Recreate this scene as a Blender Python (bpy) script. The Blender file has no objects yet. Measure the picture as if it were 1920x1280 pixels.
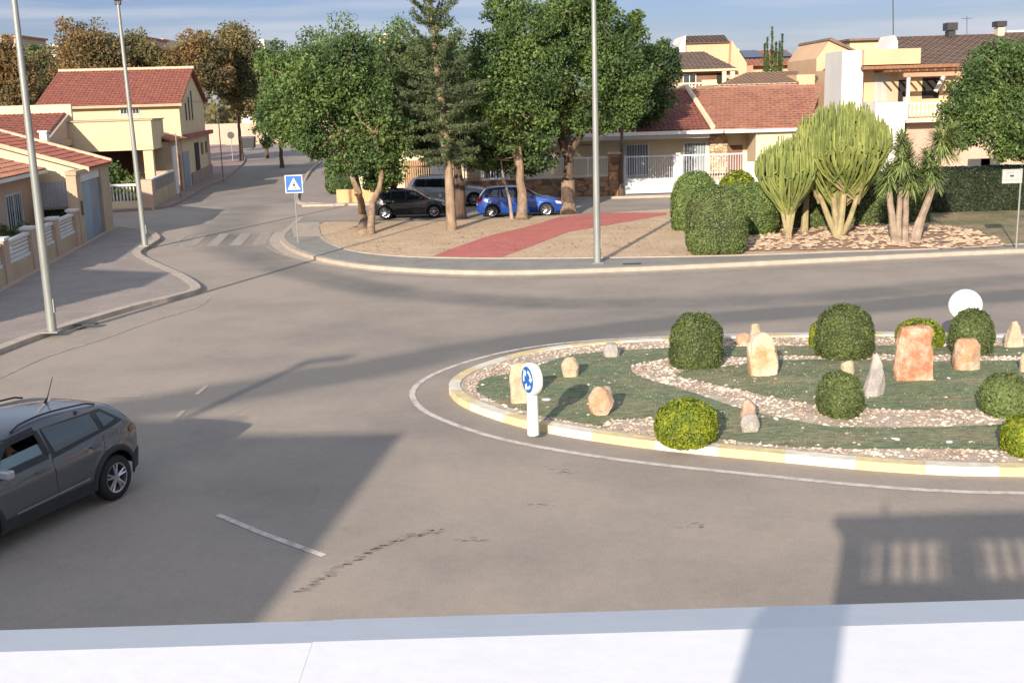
import bpy, bmesh, math, random
import numpy as np
from mathutils import Vector, Matrix, noise
R = math.radians
rnd = random.Random(7)
nrg = np.random.default_rng(11)
sc = bpy.context.scene
col = sc.collection

# ------------------------------------------------------------------ camera
FPX, TH, RO, CH = 2146.0, R(12.0), R(1.7), 5.6
fw = Vector((0, math.cos(TH), -math.sin(TH)))
u0 = Vector((0, math.sin(TH), math.cos(TH)))
r0 = Vector((1, 0, 0))
rt = r0*math.cos(RO) - u0*math.sin(RO)
up = u0*math.cos(RO) + r0*math.sin(RO)
cam_d = bpy.data.cameras.new('camera')
cam = bpy.data.objects.new('camera', cam_d)
col.objects.link(cam)
cam.matrix_world = Matrix(((rt.x, up.x, -fw.x, 0), (rt.y, up.y, -fw.y, 0), (rt.z, up.z, -fw.z, CH), (0, 0, 0, 1)))
cam_d.sensor_fit = 'HORIZONTAL'
cam_d.sensor_width = 36
cam_d.lens = FPX/1920*36
cam_d.clip_start = 0.05
cam_d.clip_end = 4000
sc.camera = cam

# ------------------------------------------------------------------ sun, sky, exposure
SUN_EL, SUN_AZ = R(19.8), R(19.0)          # the shadows run 19 degrees right of straight ahead
sdir = Vector((-math.sin(SUN_AZ)*math.cos(SUN_EL), -math.cos(SUN_AZ)*math.cos(SUN_EL), math.sin(SUN_EL)))
sun_d = bpy.data.lights.new('sun', 'SUN')
sun_d.energy = 3.95
sun_d.angle = R(0.6)
sun_d.color = (1.0, 0.885, 0.745)
sun = bpy.data.objects.new('sun', sun_d)
col.objects.link(sun)
sun.rotation_euler = sdir.to_track_quat('Z', 'Y').to_euler()
sun.location = (-20, -40, 30)
W = bpy.data.worlds.new('World')
sc.world = W
W.use_nodes = True
wn, wl = W.node_tree.nodes, W.node_tree.links
bg = wn['Background']
sky = wn.new('ShaderNodeTexSky')
sky.sky_type = 'NISHITA'
sky.sun_disc = False
sky.sun_elevation = SUN_EL
sky.sun_rotation = math.atan2(sdir.x, sdir.y)
sky.air_density = 1.0
sky.dust_density = 0.6
sky.ozone_density = 3.0
tc = wn.new('ShaderNodeTexCoord')
mp = wn.new('ShaderNodeMapping')
mp.inputs['Scale'].default_value = (1.6, 1.6, 22)
mp.inputs['Rotation'].default_value = (0, R(2.5), 0)
nz = wn.new('ShaderNodeTexNoise')
nz.inputs['Scale'].default_value = 2.2
nz.inputs['Detail'].default_value = 6
cr = wn.new('ShaderNodeValToRGB')
cr.color_ramp.elements[0].position = 0.40
cr.color_ramp.elements[0].color = (0, 0, 0, 1)
cr.color_ramp.elements[1].position = 0.66
cr.color_ramp.elements[1].color = (1, 1, 1, 1)
tint = wn.new('ShaderNodeMix'); tint.data_type = 'RGBA'; tint.blend_type = 'MULTIPLY'
tint.inputs['Factor'].default_value = 1.0
# sky tint by height: overhead boosted as added fill light, low band dimmed
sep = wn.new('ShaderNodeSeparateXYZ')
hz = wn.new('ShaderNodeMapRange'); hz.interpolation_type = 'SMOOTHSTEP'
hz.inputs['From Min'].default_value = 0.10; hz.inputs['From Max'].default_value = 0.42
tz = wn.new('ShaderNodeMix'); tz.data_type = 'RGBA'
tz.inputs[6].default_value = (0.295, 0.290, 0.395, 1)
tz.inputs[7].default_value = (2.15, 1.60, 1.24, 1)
mx = wn.new('ShaderNodeMix'); mx.data_type = 'RGBA'
mu = wn.new('ShaderNodeMath'); mu.operation = 'MULTIPLY'; mu.inputs[1].default_value = 1.0
wl.new(tc.outputs['Generated'], mp.inputs['Vector'])
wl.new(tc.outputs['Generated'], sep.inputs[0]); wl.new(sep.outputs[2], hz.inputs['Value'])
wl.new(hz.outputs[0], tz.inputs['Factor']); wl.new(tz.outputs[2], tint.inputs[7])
wl.new(mp.outputs['Vector'], nz.inputs['Vector'])
wl.new(nz.outputs['Fac'], cr.inputs['Fac'])
wl.new(cr.outputs['Color'], mu.inputs[0])
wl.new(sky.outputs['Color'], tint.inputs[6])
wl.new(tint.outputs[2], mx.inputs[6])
mx.inputs[7].default_value = (2.45, 2.60, 2.95, 1)
wl.new(mu.outputs[0], mx.inputs['Factor'])
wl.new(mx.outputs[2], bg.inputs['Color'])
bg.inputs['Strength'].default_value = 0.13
sc.view_settings.view_transform = 'Standard'
sc.view_settings.look = 'None'
sc.view_settings.exposure = 0.98
sc.view_settings.gamma = 1
sc.cycles.max_bounces = 5
sc.cycles.transparent_max_bounces = 6

# ------------------------------------------------------------------ helpers
CAMP = Vector((0, 0, CH))
def ray(px, py):
    return fw + rt*((px-960)/FPX) - up*((py-640)/FPX)
def at(px, py, z=0.0):                     # where the ground seen at that spot lies
    d = ray(px, py); t = (z-CH)/d.z
    return CAMP + d*t
def wy(px, py, Y):
    d = ray(px, py)
    return CAMP + d*(Y/d.y)

def tag(o, label=None, cat=None, group=None, kind=None):
    if label: o['label'] = label
    if cat: o['category'] = cat
    if group: o['group'] = group
    if kind: o['kind'] = kind
    return o
def empty(name, loc=(0, 0, 0), rz=0.0, **k):
    o = bpy.data.objects.new(name, None)
    o.empty_display_size = 0.3
    o.location = loc; o.rotation_euler = (0, 0, rz)
    col.objects.link(o)
    return tag(o, **k)
def copy_tree(o, parent=None):
    c = o.copy(); col.objects.link(c)
    if parent is not None: c.parent = parent
    for ch in list(o.children): copy_tree(ch, c)
    return c

class MB:
    def __init__(s): s.v = []; s.f = []; s.m = []; s.cm = 0
    def add(s, vs, fs, m=None):
        n = len(s.v); s.v += [tuple(p) for p in vs]
        for f in fs: s.f.append(tuple(i+n for i in f)); s.m.append(s.cm if m is None else m)
        return s
    def box(s, x0, x1, y0, y1, z0, z1, m=None, T=None):
        vs = [Vector(p) for p in ((x0,y0,z0),(x1,y0,z0),(x1,y1,z0),(x0,y1,z0),(x0,y0,z1),(x1,y0,z1),(x1,y1,z1),(x0,y1,z1))]
        if T is not None: vs = [T(p) if callable(T) else T @ p for p in vs]
        return s.add(vs, [(0,3,2,1),(4,5,6,7),(0,1,5,4),(1,2,6,5),(2,3,7,6),(3,0,4,7)], m)
    def tube(s, pts, rad, n=8, m=None, cap=True):
        pts = [Vector(p) for p in pts]
        if not hasattr(rad, '__len__'): rad = [rad]*len(pts)
        rings = []; prev = None
        for i, p in enumerate(pts):
            d = (pts[min(i+1, len(pts)-1)] - pts[max(i-1, 0)]).normalized()
            if prev is None:
                a = d.cross(Vector((0.13, 0.97, 0.2)))
                if a.length < 1e-3: a = d.cross(Vector((1, 0, 0)))
                a.normalize()
            else:
                a = (prev - d*prev.dot(d)).normalized()
            prev = a; b = d.cross(a)
            rings.append([p + (a*math.cos(2*math.pi*k/n) + b*math.sin(2*math.pi*k/n))*rad[i] for k in range(n)])
        vs = [q for r_ in rings for q in r_]; fs = []
        for i in range(len(pts)-1):
            for k in range(n):
                k2 = (k+1) % n
                fs.append((i*n+k, i*n+k2, (i+1)*n+k2, (i+1)*n+k))
        if cap: fs += [tuple(range(n-1, -1, -1)), tuple((len(pts)-1)*n+k for k in range(n))]
        return s.add(vs, fs, m)
    def prism(s, poly, z0, z1, m=None):       # poly: (x, y) counter-clockwise
        n = len(poly)
        vs = [(p[0], p[1], z0) for p in poly] + [(p[0], p[1], z1) for p in poly]
        return s.add(vs, [tuple(range(n-1, -1, -1)), tuple(range(n, 2*n))] + [(i, (i+1) % n, n+(i+1) % n, n+i) for i in range(n)], m)
    def ext(s, poly, axis, d, m=None):        # any planar polygon pushed along the vector axis*d
        a = Vector(axis)*d; n = len(poly)
        vs = [Vector(p) for p in poly] + [Vector(p)+a for p in poly]
        return s.add(vs, [tuple(range(n-1, -1, -1)), tuple(range(n, 2*n))] + [(i, (i+1) % n, n+(i+1) % n, n+i) for i in range(n)], m)
    def build(s, name, mats, parent=None, smooth=False, bevel=0, angle=40):
        me = bpy.data.meshes.new(name)
        me.from_pydata(s.v, [], s.f)
        if not isinstance(mats, (list, tuple)): mats = [mats]
        for q in mats: me.materials.append(q)
        if len(mats) > 1: me.polygons.foreach_set('material_index', s.m)
        bm = bmesh.new(); bm.from_mesh(me)
        bmesh.ops.recalc_face_normals(bm, faces=bm.faces)
        bm.to_mesh(me); bm.free()
        if smooth:
            me.polygons.foreach_set('use_smooth', [True]*len(me.polygons))
            try: me.set_sharp_from_angle(angle=R(angle))
            except Exception: pass
        o = bpy.data.objects.new(name, me); col.objects.link(o)
        if parent is not None: o.parent = parent
        if bevel:
            b = o.modifiers.new('bevel', 'BEVEL'); b.width = bevel; b.segments = 2; b.limit_method = 'ANGLE'
        return o

def catmull(pts, step=0.5, closed=False):
    P = [Vector(p) for p in pts]; out = []
    n = len(P); rng = range(n if closed else n-1)
    for i in rng:
        a = P[(i-1) % n] if (closed or i > 0) else P[0]*2-P[1]
        b = P[i]; c = P[(i+1) % n]
        d = P[(i+2) % n] if (closed or i+2 < n) else P[-1]*2-P[-2]
        k = max(2, int((c-b).length/step))
        for j in range(k):
            t = j/k
            out.append(0.5*((2*b)+(c-a)*t+(2*a-5*b+4*c-d)*t*t+(3*b-a-3*c+d)*t**3))
    if not closed: out.append(P[-1])
    return out
def offset(pts, d, closed=False):
    out = []; n = len(pts)
    for i in range(n):
        a = pts[(i-1) % n] if (closed or i > 0) else pts[0]
        b = pts[(i+1) % n] if (closed or i < n-1) else pts[-1]
        t = (b-a); t.z = 0; t.normalize()
        out.append(pts[i] + Vector((-t.y, t.x, 0))*d)
    return out
def ribbon(name, pts, w0, w1, z0, z1, m, closed=False, segs=None, parent=None):
    """a strip between the offsets w0 and w1 of a line; z1 > z0 gives it a thickness"""
    A = offset(pts, w0, closed); B = offset(pts, w1, closed); n = len(pts)
    b = MB(); cnt = n if closed else n-1
    for i in range(cnt):
        j = (i+1) % n; mi = segs(i) if segs else 0
        if z1 > z0:
            vs = [Vector((A[i].x, A[i].y, z0)), Vector((A[j].x, A[j].y, z0)), Vector((B[j].x, B[j].y, z0)), Vector((B[i].x, B[i].y, z0))]
            vs += [v + Vector((0, 0, z1-z0)) for v in vs]
            fs = [(4,5,6,7),(0,1,5,4),(2,3,7,6)]
            if not closed and i == 0: fs.append((3,0,4,7))
            if not closed and i == cnt-1: fs.append((1,2,6,5))
            b.add(vs, fs, mi)
        else:
            b.add([(A[i].x, A[i].y, z0), (A[j].x, A[j].y, z0), (B[j].x, B[j].y, z0), (B[i].x, B[i].y, z0)], [(0,1,2,3)], mi)
    return b.build(name, m, parent)
def sheet(name, pts, z, m, skirt=None):
    bm = bmesh.new()
    vs = [bm.verts.new((p[0], p[1], z)) for p in pts]
    es = [bm.edges.new((vs[i], vs[(i+1) % len(vs)])) for i in range(len(vs))]
    bmesh.ops.triangle_fill(bm, use_beauty=True, edges=es)
    for f in bm.faces:
        f.normal_update()
        if f.normal.z < 0: f.normal_flip()
    if skirt is not None:
        lo = [bm.verts.new((p[0], p[1], skirt)) for p in pts]
        n = len(pts)
        for i in range(n): bm.faces.new((vs[i], lo[i], lo[(i+1) % n], vs[(i+1) % n]))
    me = bpy.data.meshes.new(name); bm.to_mesh(me); bm.free()
    me.materials.append(m)
    o = bpy.data.objects.new(name, me); col.objects.link(o)
    return o

# ------------------------------------------------------------------ materials
def srgb(*c):
    return tuple(((x/255)/12.92 if x/255 <= 0.04045 else ((x/255+0.055)/1.055)**2.4) for x in c)
def mat(name, c, rough=0.85, c2=None, scale=3.0, detail=6, bump=0.0, bscale=None, metal=0.0, spec=0.4, lo=0.35, hi=0.68, fine=0.0, coat=0, stretch=None, island=0.0):
    m = bpy.data.materials.new(name); m.use_nodes = True
    n, l = m.node_tree.nodes, m.node_tree.links
    p = n['Principled BSDF']
    p.inputs['Roughness'].default_value = rough
    p.inputs['Metallic'].default_value = metal
    p.inputs['Specular IOR Level'].default_value = spec
    if coat: p.inputs['Coat Weight'].default_value = coat; p.inputs['Coat Roughness'].default_value = 0.05
    tc = n.new('ShaderNodeTexCoord')
    src = tc.outputs['Object']
    if stretch:
        mpn = n.new('ShaderNodeMapping'); mpn.inputs['Scale'].default_value = stretch
        l.new(src, mpn.inputs['Vector']); src = mpn.outputs['Vector']
    c = tuple(c)+(1,)
    if c2 is None: c2 = tuple(x*0.82 for x in c[:3])
    c2 = tuple(c2)[:3]+(1,)
    nz = n.new('ShaderNodeTexNoise'); nz.inputs['Scale'].default_value = scale; nz.inputs['Detail'].default_value = detail
    nz.inputs['Roughness'].default_value = 0.6
    l.new(src, nz.inputs['Vector'])
    rp = n.new('ShaderNodeValToRGB')
    rp.color_ramp.elements[0].position = lo; rp.color_ramp.elements[0].color = c2
    rp.color_ramp.elements[1].position = hi; rp.color_ramp.elements[1].color = c
    l.new(nz.outputs['Fac'], rp.inputs['Fac'])
    out = rp.outputs['Color']
    if fine:
        f = n.new('ShaderNodeTexNoise'); f.inputs['Scale'].default_value = scale*14; f.inputs['Detail'].default_value = 3
        l.new(src, f.inputs['Vector'])
        mr = n.new('ShaderNodeMapRange'); mr.inputs['From Min'].default_value = 0.3; mr.inputs['From Max'].default_value = 0.7
        mr.inputs['To Min'].default_value = 1-fine; mr.inputs['To Max'].default_value = 1+fine
        l.new(f.outputs['Fac'], mr.inputs['Value'])
        mm = n.new('ShaderNodeMix'); mm.data_type = 'RGBA'; mm.blend_type = 'MULTIPLY'; mm.inputs['Factor'].default_value = 1
        l.new(out, mm.inputs[6]); l.new(mr.outputs['Result'], mm.inputs[7]); out = mm.outputs[2]
    if island:
        g = n.new('ShaderNodeNewGeometry')
        hs = n.new('ShaderNodeHueSaturation')
        mr = n.new('ShaderNodeMapRange'); mr.inputs['To Min'].default_value = 1-island; mr.inputs['To Max'].default_value = 1+island
        l.new(g.outputs['Random Per Island'], mr.inputs['Value'])
        l.new(mr.outputs['Result'], hs.inputs['Value']); l.new(out, hs.inputs['Color']); out = hs.outputs['Color']
    l.new(out, p.inputs['Base Color'])
    if bump:
        b = n.new('ShaderNodeBump'); b.inputs['Strength'].default_value = bump; b.inputs['Distance'].default_value = 0.02
        bn = n.new('ShaderNodeTexNoise'); bn.inputs['Scale'].default_value = bscale or scale*8; bn.inputs['Detail'].default_value = 5
        l.new(src, bn.inputs['Vector']); l.new(bn.outputs['Fac'], b.inputs['Height']); l.new(b.outputs['Normal'], p.inputs['Normal'])
    return m
def leafmat(name, c, c2, scale=0.9, trans=0.35, isl=0.35):
    m = mat(name, c, rough=0.55, c2=c2, scale=scale, detail=4, lo=0.38, hi=0.62, spec=0.3, island=isl)
    n, l = m.node_tree.nodes, m.node_tree.links
    p = n['Principled BSDF']; o = n['Material Output']
    t = n.new('ShaderNodeBsdfTranslucent'); mxs = n.new('ShaderNodeMixShader'); mxs.inputs['Fac'].default_value = trans
    l.new(p.inputs['Base Color'].links[0].from_socket, t.inputs['Color'])
    l.new(p.outputs['BSDF'], mxs.inputs[1]); l.new(t.outputs['BSDF'], mxs.inputs[2]); l.new(mxs.outputs[0], o.inputs['Surface'])
    return m
def glassy(name, c=(0.02, 0.03, 0.035), rough=0.08):
    return mat(name, c, rough=rough, spec=0.7, scale=1.2, coat=0.5)
M = dict(
    kerb=mat('kerb_concrete', (0.44, 0.37, 0.295), c2=(0.35, 0.29, 0.235), scale=2.5, bump=0.2, fine=0.12),
    kerb_white=mat('kerb_white_paint', (0.72, 0.67, 0.55), c2=(0.54, 0.49, 0.40), scale=5, fine=0.14, bump=0.15),
    kerb_yellow=mat('kerb_yellow_paint', (0.70, 0.56, 0.29), c2=(0.50, 0.40, 0.24), scale=5, fine=0.14, bump=0.15),
    line=mat('road_paint', (0.56, 0.50, 0.44), c2=(0.33, 0.28, 0.24), scale=5, lo=0.30, hi=0.55, fine=0.15),
    faint=mat('worn_road_paint', (0.375, 0.325, 0.28), c2=(0.27, 0.23, 0.195), scale=3.5, lo=0.42, hi=0.66, fine=0.15),
    tar=mat('tar', (0.19, 0.17, 0.15), c2=(0.24, 0.21, 0.185), scale=6, fine=0.2),
    pave=mat('paving', (0.30, 0.25, 0.22), c2=(0.245, 0.205, 0.18), scale=0.9, fine=0.12, bump=0.15),
    pave_grey=mat('grey_paving', (0.27, 0.25, 0.225), c2=(0.215, 0.20, 0.18), scale=1.2, fine=0.12, bump=0.15),
    pave_pink=mat('pink_paving', (0.33, 0.235, 0.20), c2=(0.26, 0.185, 0.16), scale=0.9, fine=0.15),
    sand=mat('sand', (0.55, 0.40, 0.26), c2=(0.44, 0.315, 0.20), scale=0.7, detail=9, fine=0.22, bump=0.4, bscale=14),
    soil=mat('soil', (0.36, 0.235, 0.165), c2=(0.26, 0.16, 0.115), scale=1.1, detail=8, fine=0.25, bump=0.5, bscale=14),
    earth=mat('earth', (0.26, 0.21, 0.15), c2=(0.17, 0.15, 0.09), scale=0.08, detail=10, fine=0.2),
    redpath=mat('red_paving', (0.49, 0.155, 0.125), c2=(0.40, 0.125, 0.105), scale=1.2, fine=0.14, bump=0.1),
    lawn=mat('lawn', (0.15, 0.145, 0.070), c2=(0.27, 0.205, 0.12), scale=0.55, detail=9, fine=0.35, bump=0.6, bscale=40, lo=0.42, hi=0.60),
    turf=mat('turf', (0.130, 0.165, 0.088), c2=(0.235, 0.205, 0.125), scale=0.6, detail=9, fine=0.38, bump=0.6, bscale=40, lo=0.34, hi=0.56, stretch=(0.6, 1.6, 1)),
    gravel=mat('gravel', (0.54, 0.45, 0.35), c2=(0.34, 0.27, 0.205), scale=3.5, detail=10, fine=0.55, bump=0.8, bscale=30),
    stone=mat('pale_stone', (0.58, 0.47, 0.33), c2=(0.38, 0.28, 0.19), scale=3.0, detail=9, fine=0.2, bump=0.8, bscale=9),
    orange=mat('orange_stone', (0.50, 0.41, 0.31), c2=(0.40, 0.22, 0.12), scale=2.2, detail=10, fine=0.2, bump=0.8, bscale=9, lo=0.40, hi=0.62),
    red_stone=mat('red_stone', (0.54, 0.39, 0.28), c2=(0.37, 0.155, 0.085), scale=5.0, detail=10, fine=0.2, bump=0.8, bscale=9, lo=0.42, hi=0.68),
    grey_stone=mat('grey_stone', (0.44, 0.41, 0.36), c2=(0.25, 0.23, 0.22), scale=3.0, detail=9, fine=0.2, bump=0.8, bscale=9),
    pebble=mat('pebbles', (0.62, 0.53, 0.43), c2=(0.38, 0.285, 0.22), scale=1.6, detail=4, lo=0.4, hi=0.6, island=0.35),
    rockbed=mat('bed_rock', (0.54, 0.42, 0.28), c2=(0.38, 0.25, 0.17), scale=1.0, detail=6, fine=0.15, bump=0.5, bscale=10, island=0.18),
    cream=mat('cream_render', (0.63, 0.505, 0.31), c2=(0.57, 0.455, 0.275), scale=0.5, detail=8, fine=0.04, bump=0.1, bscale=30),
    cream_pale=mat('pale_cream_render', (0.64, 0.545, 0.37), c2=(0.59, 0.495, 0.33), scale=0.5, detail=8, fine=0.04),
    pinkr=mat('pink_render', (0.50, 0.36, 0.27), c2=(0.44, 0.31, 0.23), scale=0.6, detail=8, fine=0.06),
    peach=mat('peach_render', (0.60, 0.405, 0.25), c2=(0.54, 0.36, 0.22), scale=0.5, detail=8, fine=0.05),
    white=mat('white_render', (0.68, 0.655, 0.61), c2=(0.61, 0.585, 0.55), scale=0.7, detail=8, fine=0.03),
    parapet=mat('white_parapet_paint', (0.665, 0.665, 0.675), c2=(0.61, 0.61, 0.62), scale=3.5, detail=12, lo=0.25, hi=0.5, fine=0.02, bump=0.02, bscale=90, rough=0.7),
    tanr=mat('tan_render', (0.48, 0.37, 0.25), c2=(0.40, 0.30, 0.20), scale=0.8, detail=8, fine=0.06),
    tile=mat('clay_tile', (0.40, 0.135, 0.085), c2=(0.24, 0.080, 0.058), scale=2.6, detail=8, fine=0.16),
    tile_o=mat('weathered_clay_tile', (0.45, 0.215, 0.125), c2=(0.32, 0.13, 0.085), scale=1.4, detail=9, fine=0.16),
    tile_b=mat('brown_tile', (0.20, 0.135, 0.10), c2=(0.145, 0.095, 0.075), scale=1.4, detail=9, fine=0.12),
    ridge=mat('ridge_mortar', (0.66, 0.47, 0.33), c2=(0.55, 0.36, 0.25), scale=3, fine=0.1),
    wood=mat('wood', (0.30, 0.15, 0.075), c2=(0.20, 0.095, 0.05), scale=2, stretch=(6, 6, 1), fine=0.1),
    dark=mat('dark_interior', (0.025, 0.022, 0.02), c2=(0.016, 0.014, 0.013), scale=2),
    brownwall=mat('brown_wall', (0.22, 0.12, 0.08), c2=(0.17, 0.09, 0.06), scale=1, fine=0.08),
    pane=glassy('window_glass', (0.05, 0.062, 0.07)),
    carglass=glassy('car_glass', (0.012, 0.02, 0.024), 0.04),
    frame=mat('white_frame', (0.72, 0.72, 0.72), rough=0.5, scale=2),
    shutter=mat('white_shutter', (0.56, 0.57, 0.60), rough=0.6, scale=2, c2=(0.5, 0.51, 0.55)),
    metal=mat('galvanised_steel', (0.31, 0.325, 0.30), c2=(0.24, 0.25, 0.235), rough=0.5, metal=0.35, scale=1.5, stretch=(4, 4, 0.5), fine=0.06),
    darkmetal=mat('dark_metal', (0.06, 0.06, 0.065), rough=0.5, metal=0.4),
    bluedoor=mat('blue_grey_metal', (0.20, 0.25, 0.31), c2=(0.16, 0.20, 0.26), rough=0.5, scale=1),
    bark=mat('bark', (0.33, 0.235, 0.155), c2=(0.17, 0.115, 0.075), scale=3.5, stretch=(2, 2, 0.6), fine=0.2, bump=1.0, bscale=16),
    bark_d=mat('dark_bark', (0.13, 0.085, 0.06), c2=(0.065, 0.042, 0.032), scale=3.5, stretch=(2, 2, 0.6), fine=0.2, bump=1.0, bscale=16),
    bark_g=mat('grey_bark', (0.36, 0.28, 0.21), c2=(0.20, 0.15, 0.11), scale=2.5, fine=0.2, bump=0.8, bscale=12),
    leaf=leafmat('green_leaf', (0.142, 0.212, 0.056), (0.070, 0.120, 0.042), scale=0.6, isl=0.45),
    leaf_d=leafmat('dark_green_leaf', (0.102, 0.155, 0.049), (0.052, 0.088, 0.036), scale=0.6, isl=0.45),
    leaf_o=leafmat('olive_needle', (0.140, 0.178, 0.078), (0.080, 0.105, 0.052), scale=0.6),
    leaf_a=leafmat('autumn_leaf', (0.270, 0.165, 0.066), (0.140, 0.130, 0.062), scale=0.35),
    leaf_a2=leafmat('yellowing_leaf', (0.225, 0.182, 0.074), (0.130, 0.135, 0.064), scale=0.35),
    leaf_x=leafmat('shade_painted_leaf', (0.022, 0.034, 0.014), (0.012, 0.020, 0.009), trans=0.05),  # tree shade over the right hedge is put into this leaf colour
    leaf_c=leafmat('clipped_leaf', (0.112, 0.142, 0.042), (0.072, 0.098, 0.032), scale=2.5, trans=0.15),
    leaf_g=leafmat('fresh_clipped_leaf', (0.150, 0.210, 0.055), (0.095, 0.145, 0.042), scale=1.2, trans=0.15, isl=0.25),
    leaf_h=leafmat('brownish_clipped_leaf', (0.130, 0.178, 0.054), (0.105, 0.130, 0.045), scale=0.9, trans=0.15, isl=0.16),
    leaf_l=leafmat('lime_leaf', (0.26, 0.30, 0.022), (0.13, 0.18, 0.018), scale=5, trans=0.3),
    leaf_y=leafmat('yucca_leaf', (0.235, 0.290, 0.095), (0.130, 0.175, 0.065), scale=1.5, trans=0.2),
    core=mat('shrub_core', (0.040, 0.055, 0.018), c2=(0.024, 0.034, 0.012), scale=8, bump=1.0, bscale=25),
    euph=mat('succulent_stem', (0.235, 0.260, 0.068), c2=(0.120, 0.155, 0.040), scale=1.6, detail=6, island=0.3, rough=0.6),
    euph_t=mat('succulent_trunk', (0.37, 0.31, 0.16), c2=(0.24, 0.19, 0.10), scale=2.5, detail=7, fine=0.15, bump=0.5, bscale=12),
    whitep=mat('white_plastic', (0.80, 0.80, 0.76), rough=0.45, c2=(0.72, 0.71, 0.66), scale=3),
    signblue=mat('sign_blue', (0.015, 0.12, 0.42), rough=0.4, c2=(0.015, 0.105, 0.37), scale=3),
    signwhite=mat('sign_white', (0.80, 0.80, 0.80), rough=0.4),
    signblack=mat('sign_black', (0.02, 0.02, 0.02), rough=0.4),
    signgrey=mat('sign_back_grey', (0.42, 0.43, 0.41), rough=0.5, c2=(0.34, 0.35, 0.33), scale=4),
    rubber=mat('tyre_rubber', (0.016, 0.016, 0.018), rough=0.75, scale=6),
    alloy=mat('alloy_rim', (0.52, 0.52, 0.55), rough=0.3, metal=0.85, scale=4),
    plastic=mat('black_plastic', (0.030, 0.031, 0.035), rough=0.65, c2=(0.022, 0.023, 0.026), scale=5),
    redlamp=mat('red_lamp', (0.15, 0.008, 0.008), rough=0.15, scale=5, coat=0.6),
    headlamp=mat('clear_lamp', (0.50, 0.52, 0.55), rough=0.1, scale=5, coat=0.8),
    skin=mat('skin', (0.42, 0.22, 0.13), rough=0.5, scale=8),
    hair=mat('hair', (0.03, 0.02, 0.015), rough=0.7, scale=20),
    shirt=mat('dark_shirt', (0.05, 0.05, 0.06), rough=0.9, scale=8),
)
# stone-clad wall: angular stones with mortar between
def stoneclad(name, cols, scale=2.6):
    m = bpy.data.materials.new(name); m.use_nodes = True
    n, l = m.node_tree.nodes, m.node_tree.links; p = n['Principled BSDF']; p.inputs['Roughness'].default_value = 0.9
    tc = n.new('ShaderNodeTexCoord')
    mpn = n.new('ShaderNodeMapping'); mpn.inputs['Scale'].default_value = (1, 1, 1.7)
    l.new(tc.outputs['Object'], mpn.inputs['Vector'])
    v = n.new('ShaderNodeTexVoronoi'); v.inputs['Scale'].default_value = scale
    e = n.new('ShaderNodeTexVoronoi'); e.feature = 'DISTANCE_TO_EDGE'; e.inputs['Scale'].default_value = scale
    l.new(mpn.outputs[0], v.inputs['Vector']); l.new(mpn.outputs[0], e.inputs['Vector'])
    sp = n.new('ShaderNodeSeparateColor'); l.new(v.outputs['Color'], sp.inputs[0])
    rp = n.new('ShaderNodeValToRGB'); l.new(sp.outputs[0], rp.inputs['Fac'])
    el = rp.color_ramp.elements
    el[0].color = cols[0]+(1,); el[1].color = cols[-1]+(1,)
    for i, c in enumerate(cols[1:-1]):
        x = el.new((i+1)/(len(cols)-1)); x.color = c+(1,)
    mr = n.new('ShaderNodeMapRange'); mr.inputs['From Max'].default_value = 0.05; l.new(e.outputs['Distance'], mr.inputs['Value'])
    mm = n.new('ShaderNodeMix'); mm.data_type = 'RGBA'; mm.inputs[6].default_value = (0.30, 0.22, 0.15, 1)
    l.new(mr.outputs[0], mm.inputs['Factor']); l.new(rp.outputs[0], mm.inputs[7]); l.new(mm.outputs[2], p.inputs['Base Color'])
    b = n.new('ShaderNodeBump'); b.inputs['Distance'].default_value = 0.04; l.new(mr.outputs[0], b.inputs['Height']); l.new(b.outputs[0], p.inputs['Normal'])
    return m
M['clad'] = stoneclad('stone_cladding', [(0.32, 0.13, 0.06), (0.42, 0.23, 0.11), (0.14, 0.07, 0.045), (0.36, 0.21, 0.13)])
M['clad_l'] = stoneclad('light_stone_cladding', [(0.50, 0.36, 0.20), (0.58, 0.46, 0.30), (0.36, 0.22, 0.12), (0.52, 0.37, 0.22)], 3.2)
def paint(name, c):
    return mat(name, c, rough=0.32, c2=tuple(x*0.92 for x in c), scale=0.8, spec=0.5, metal=0.25, coat=0.7)
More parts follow.
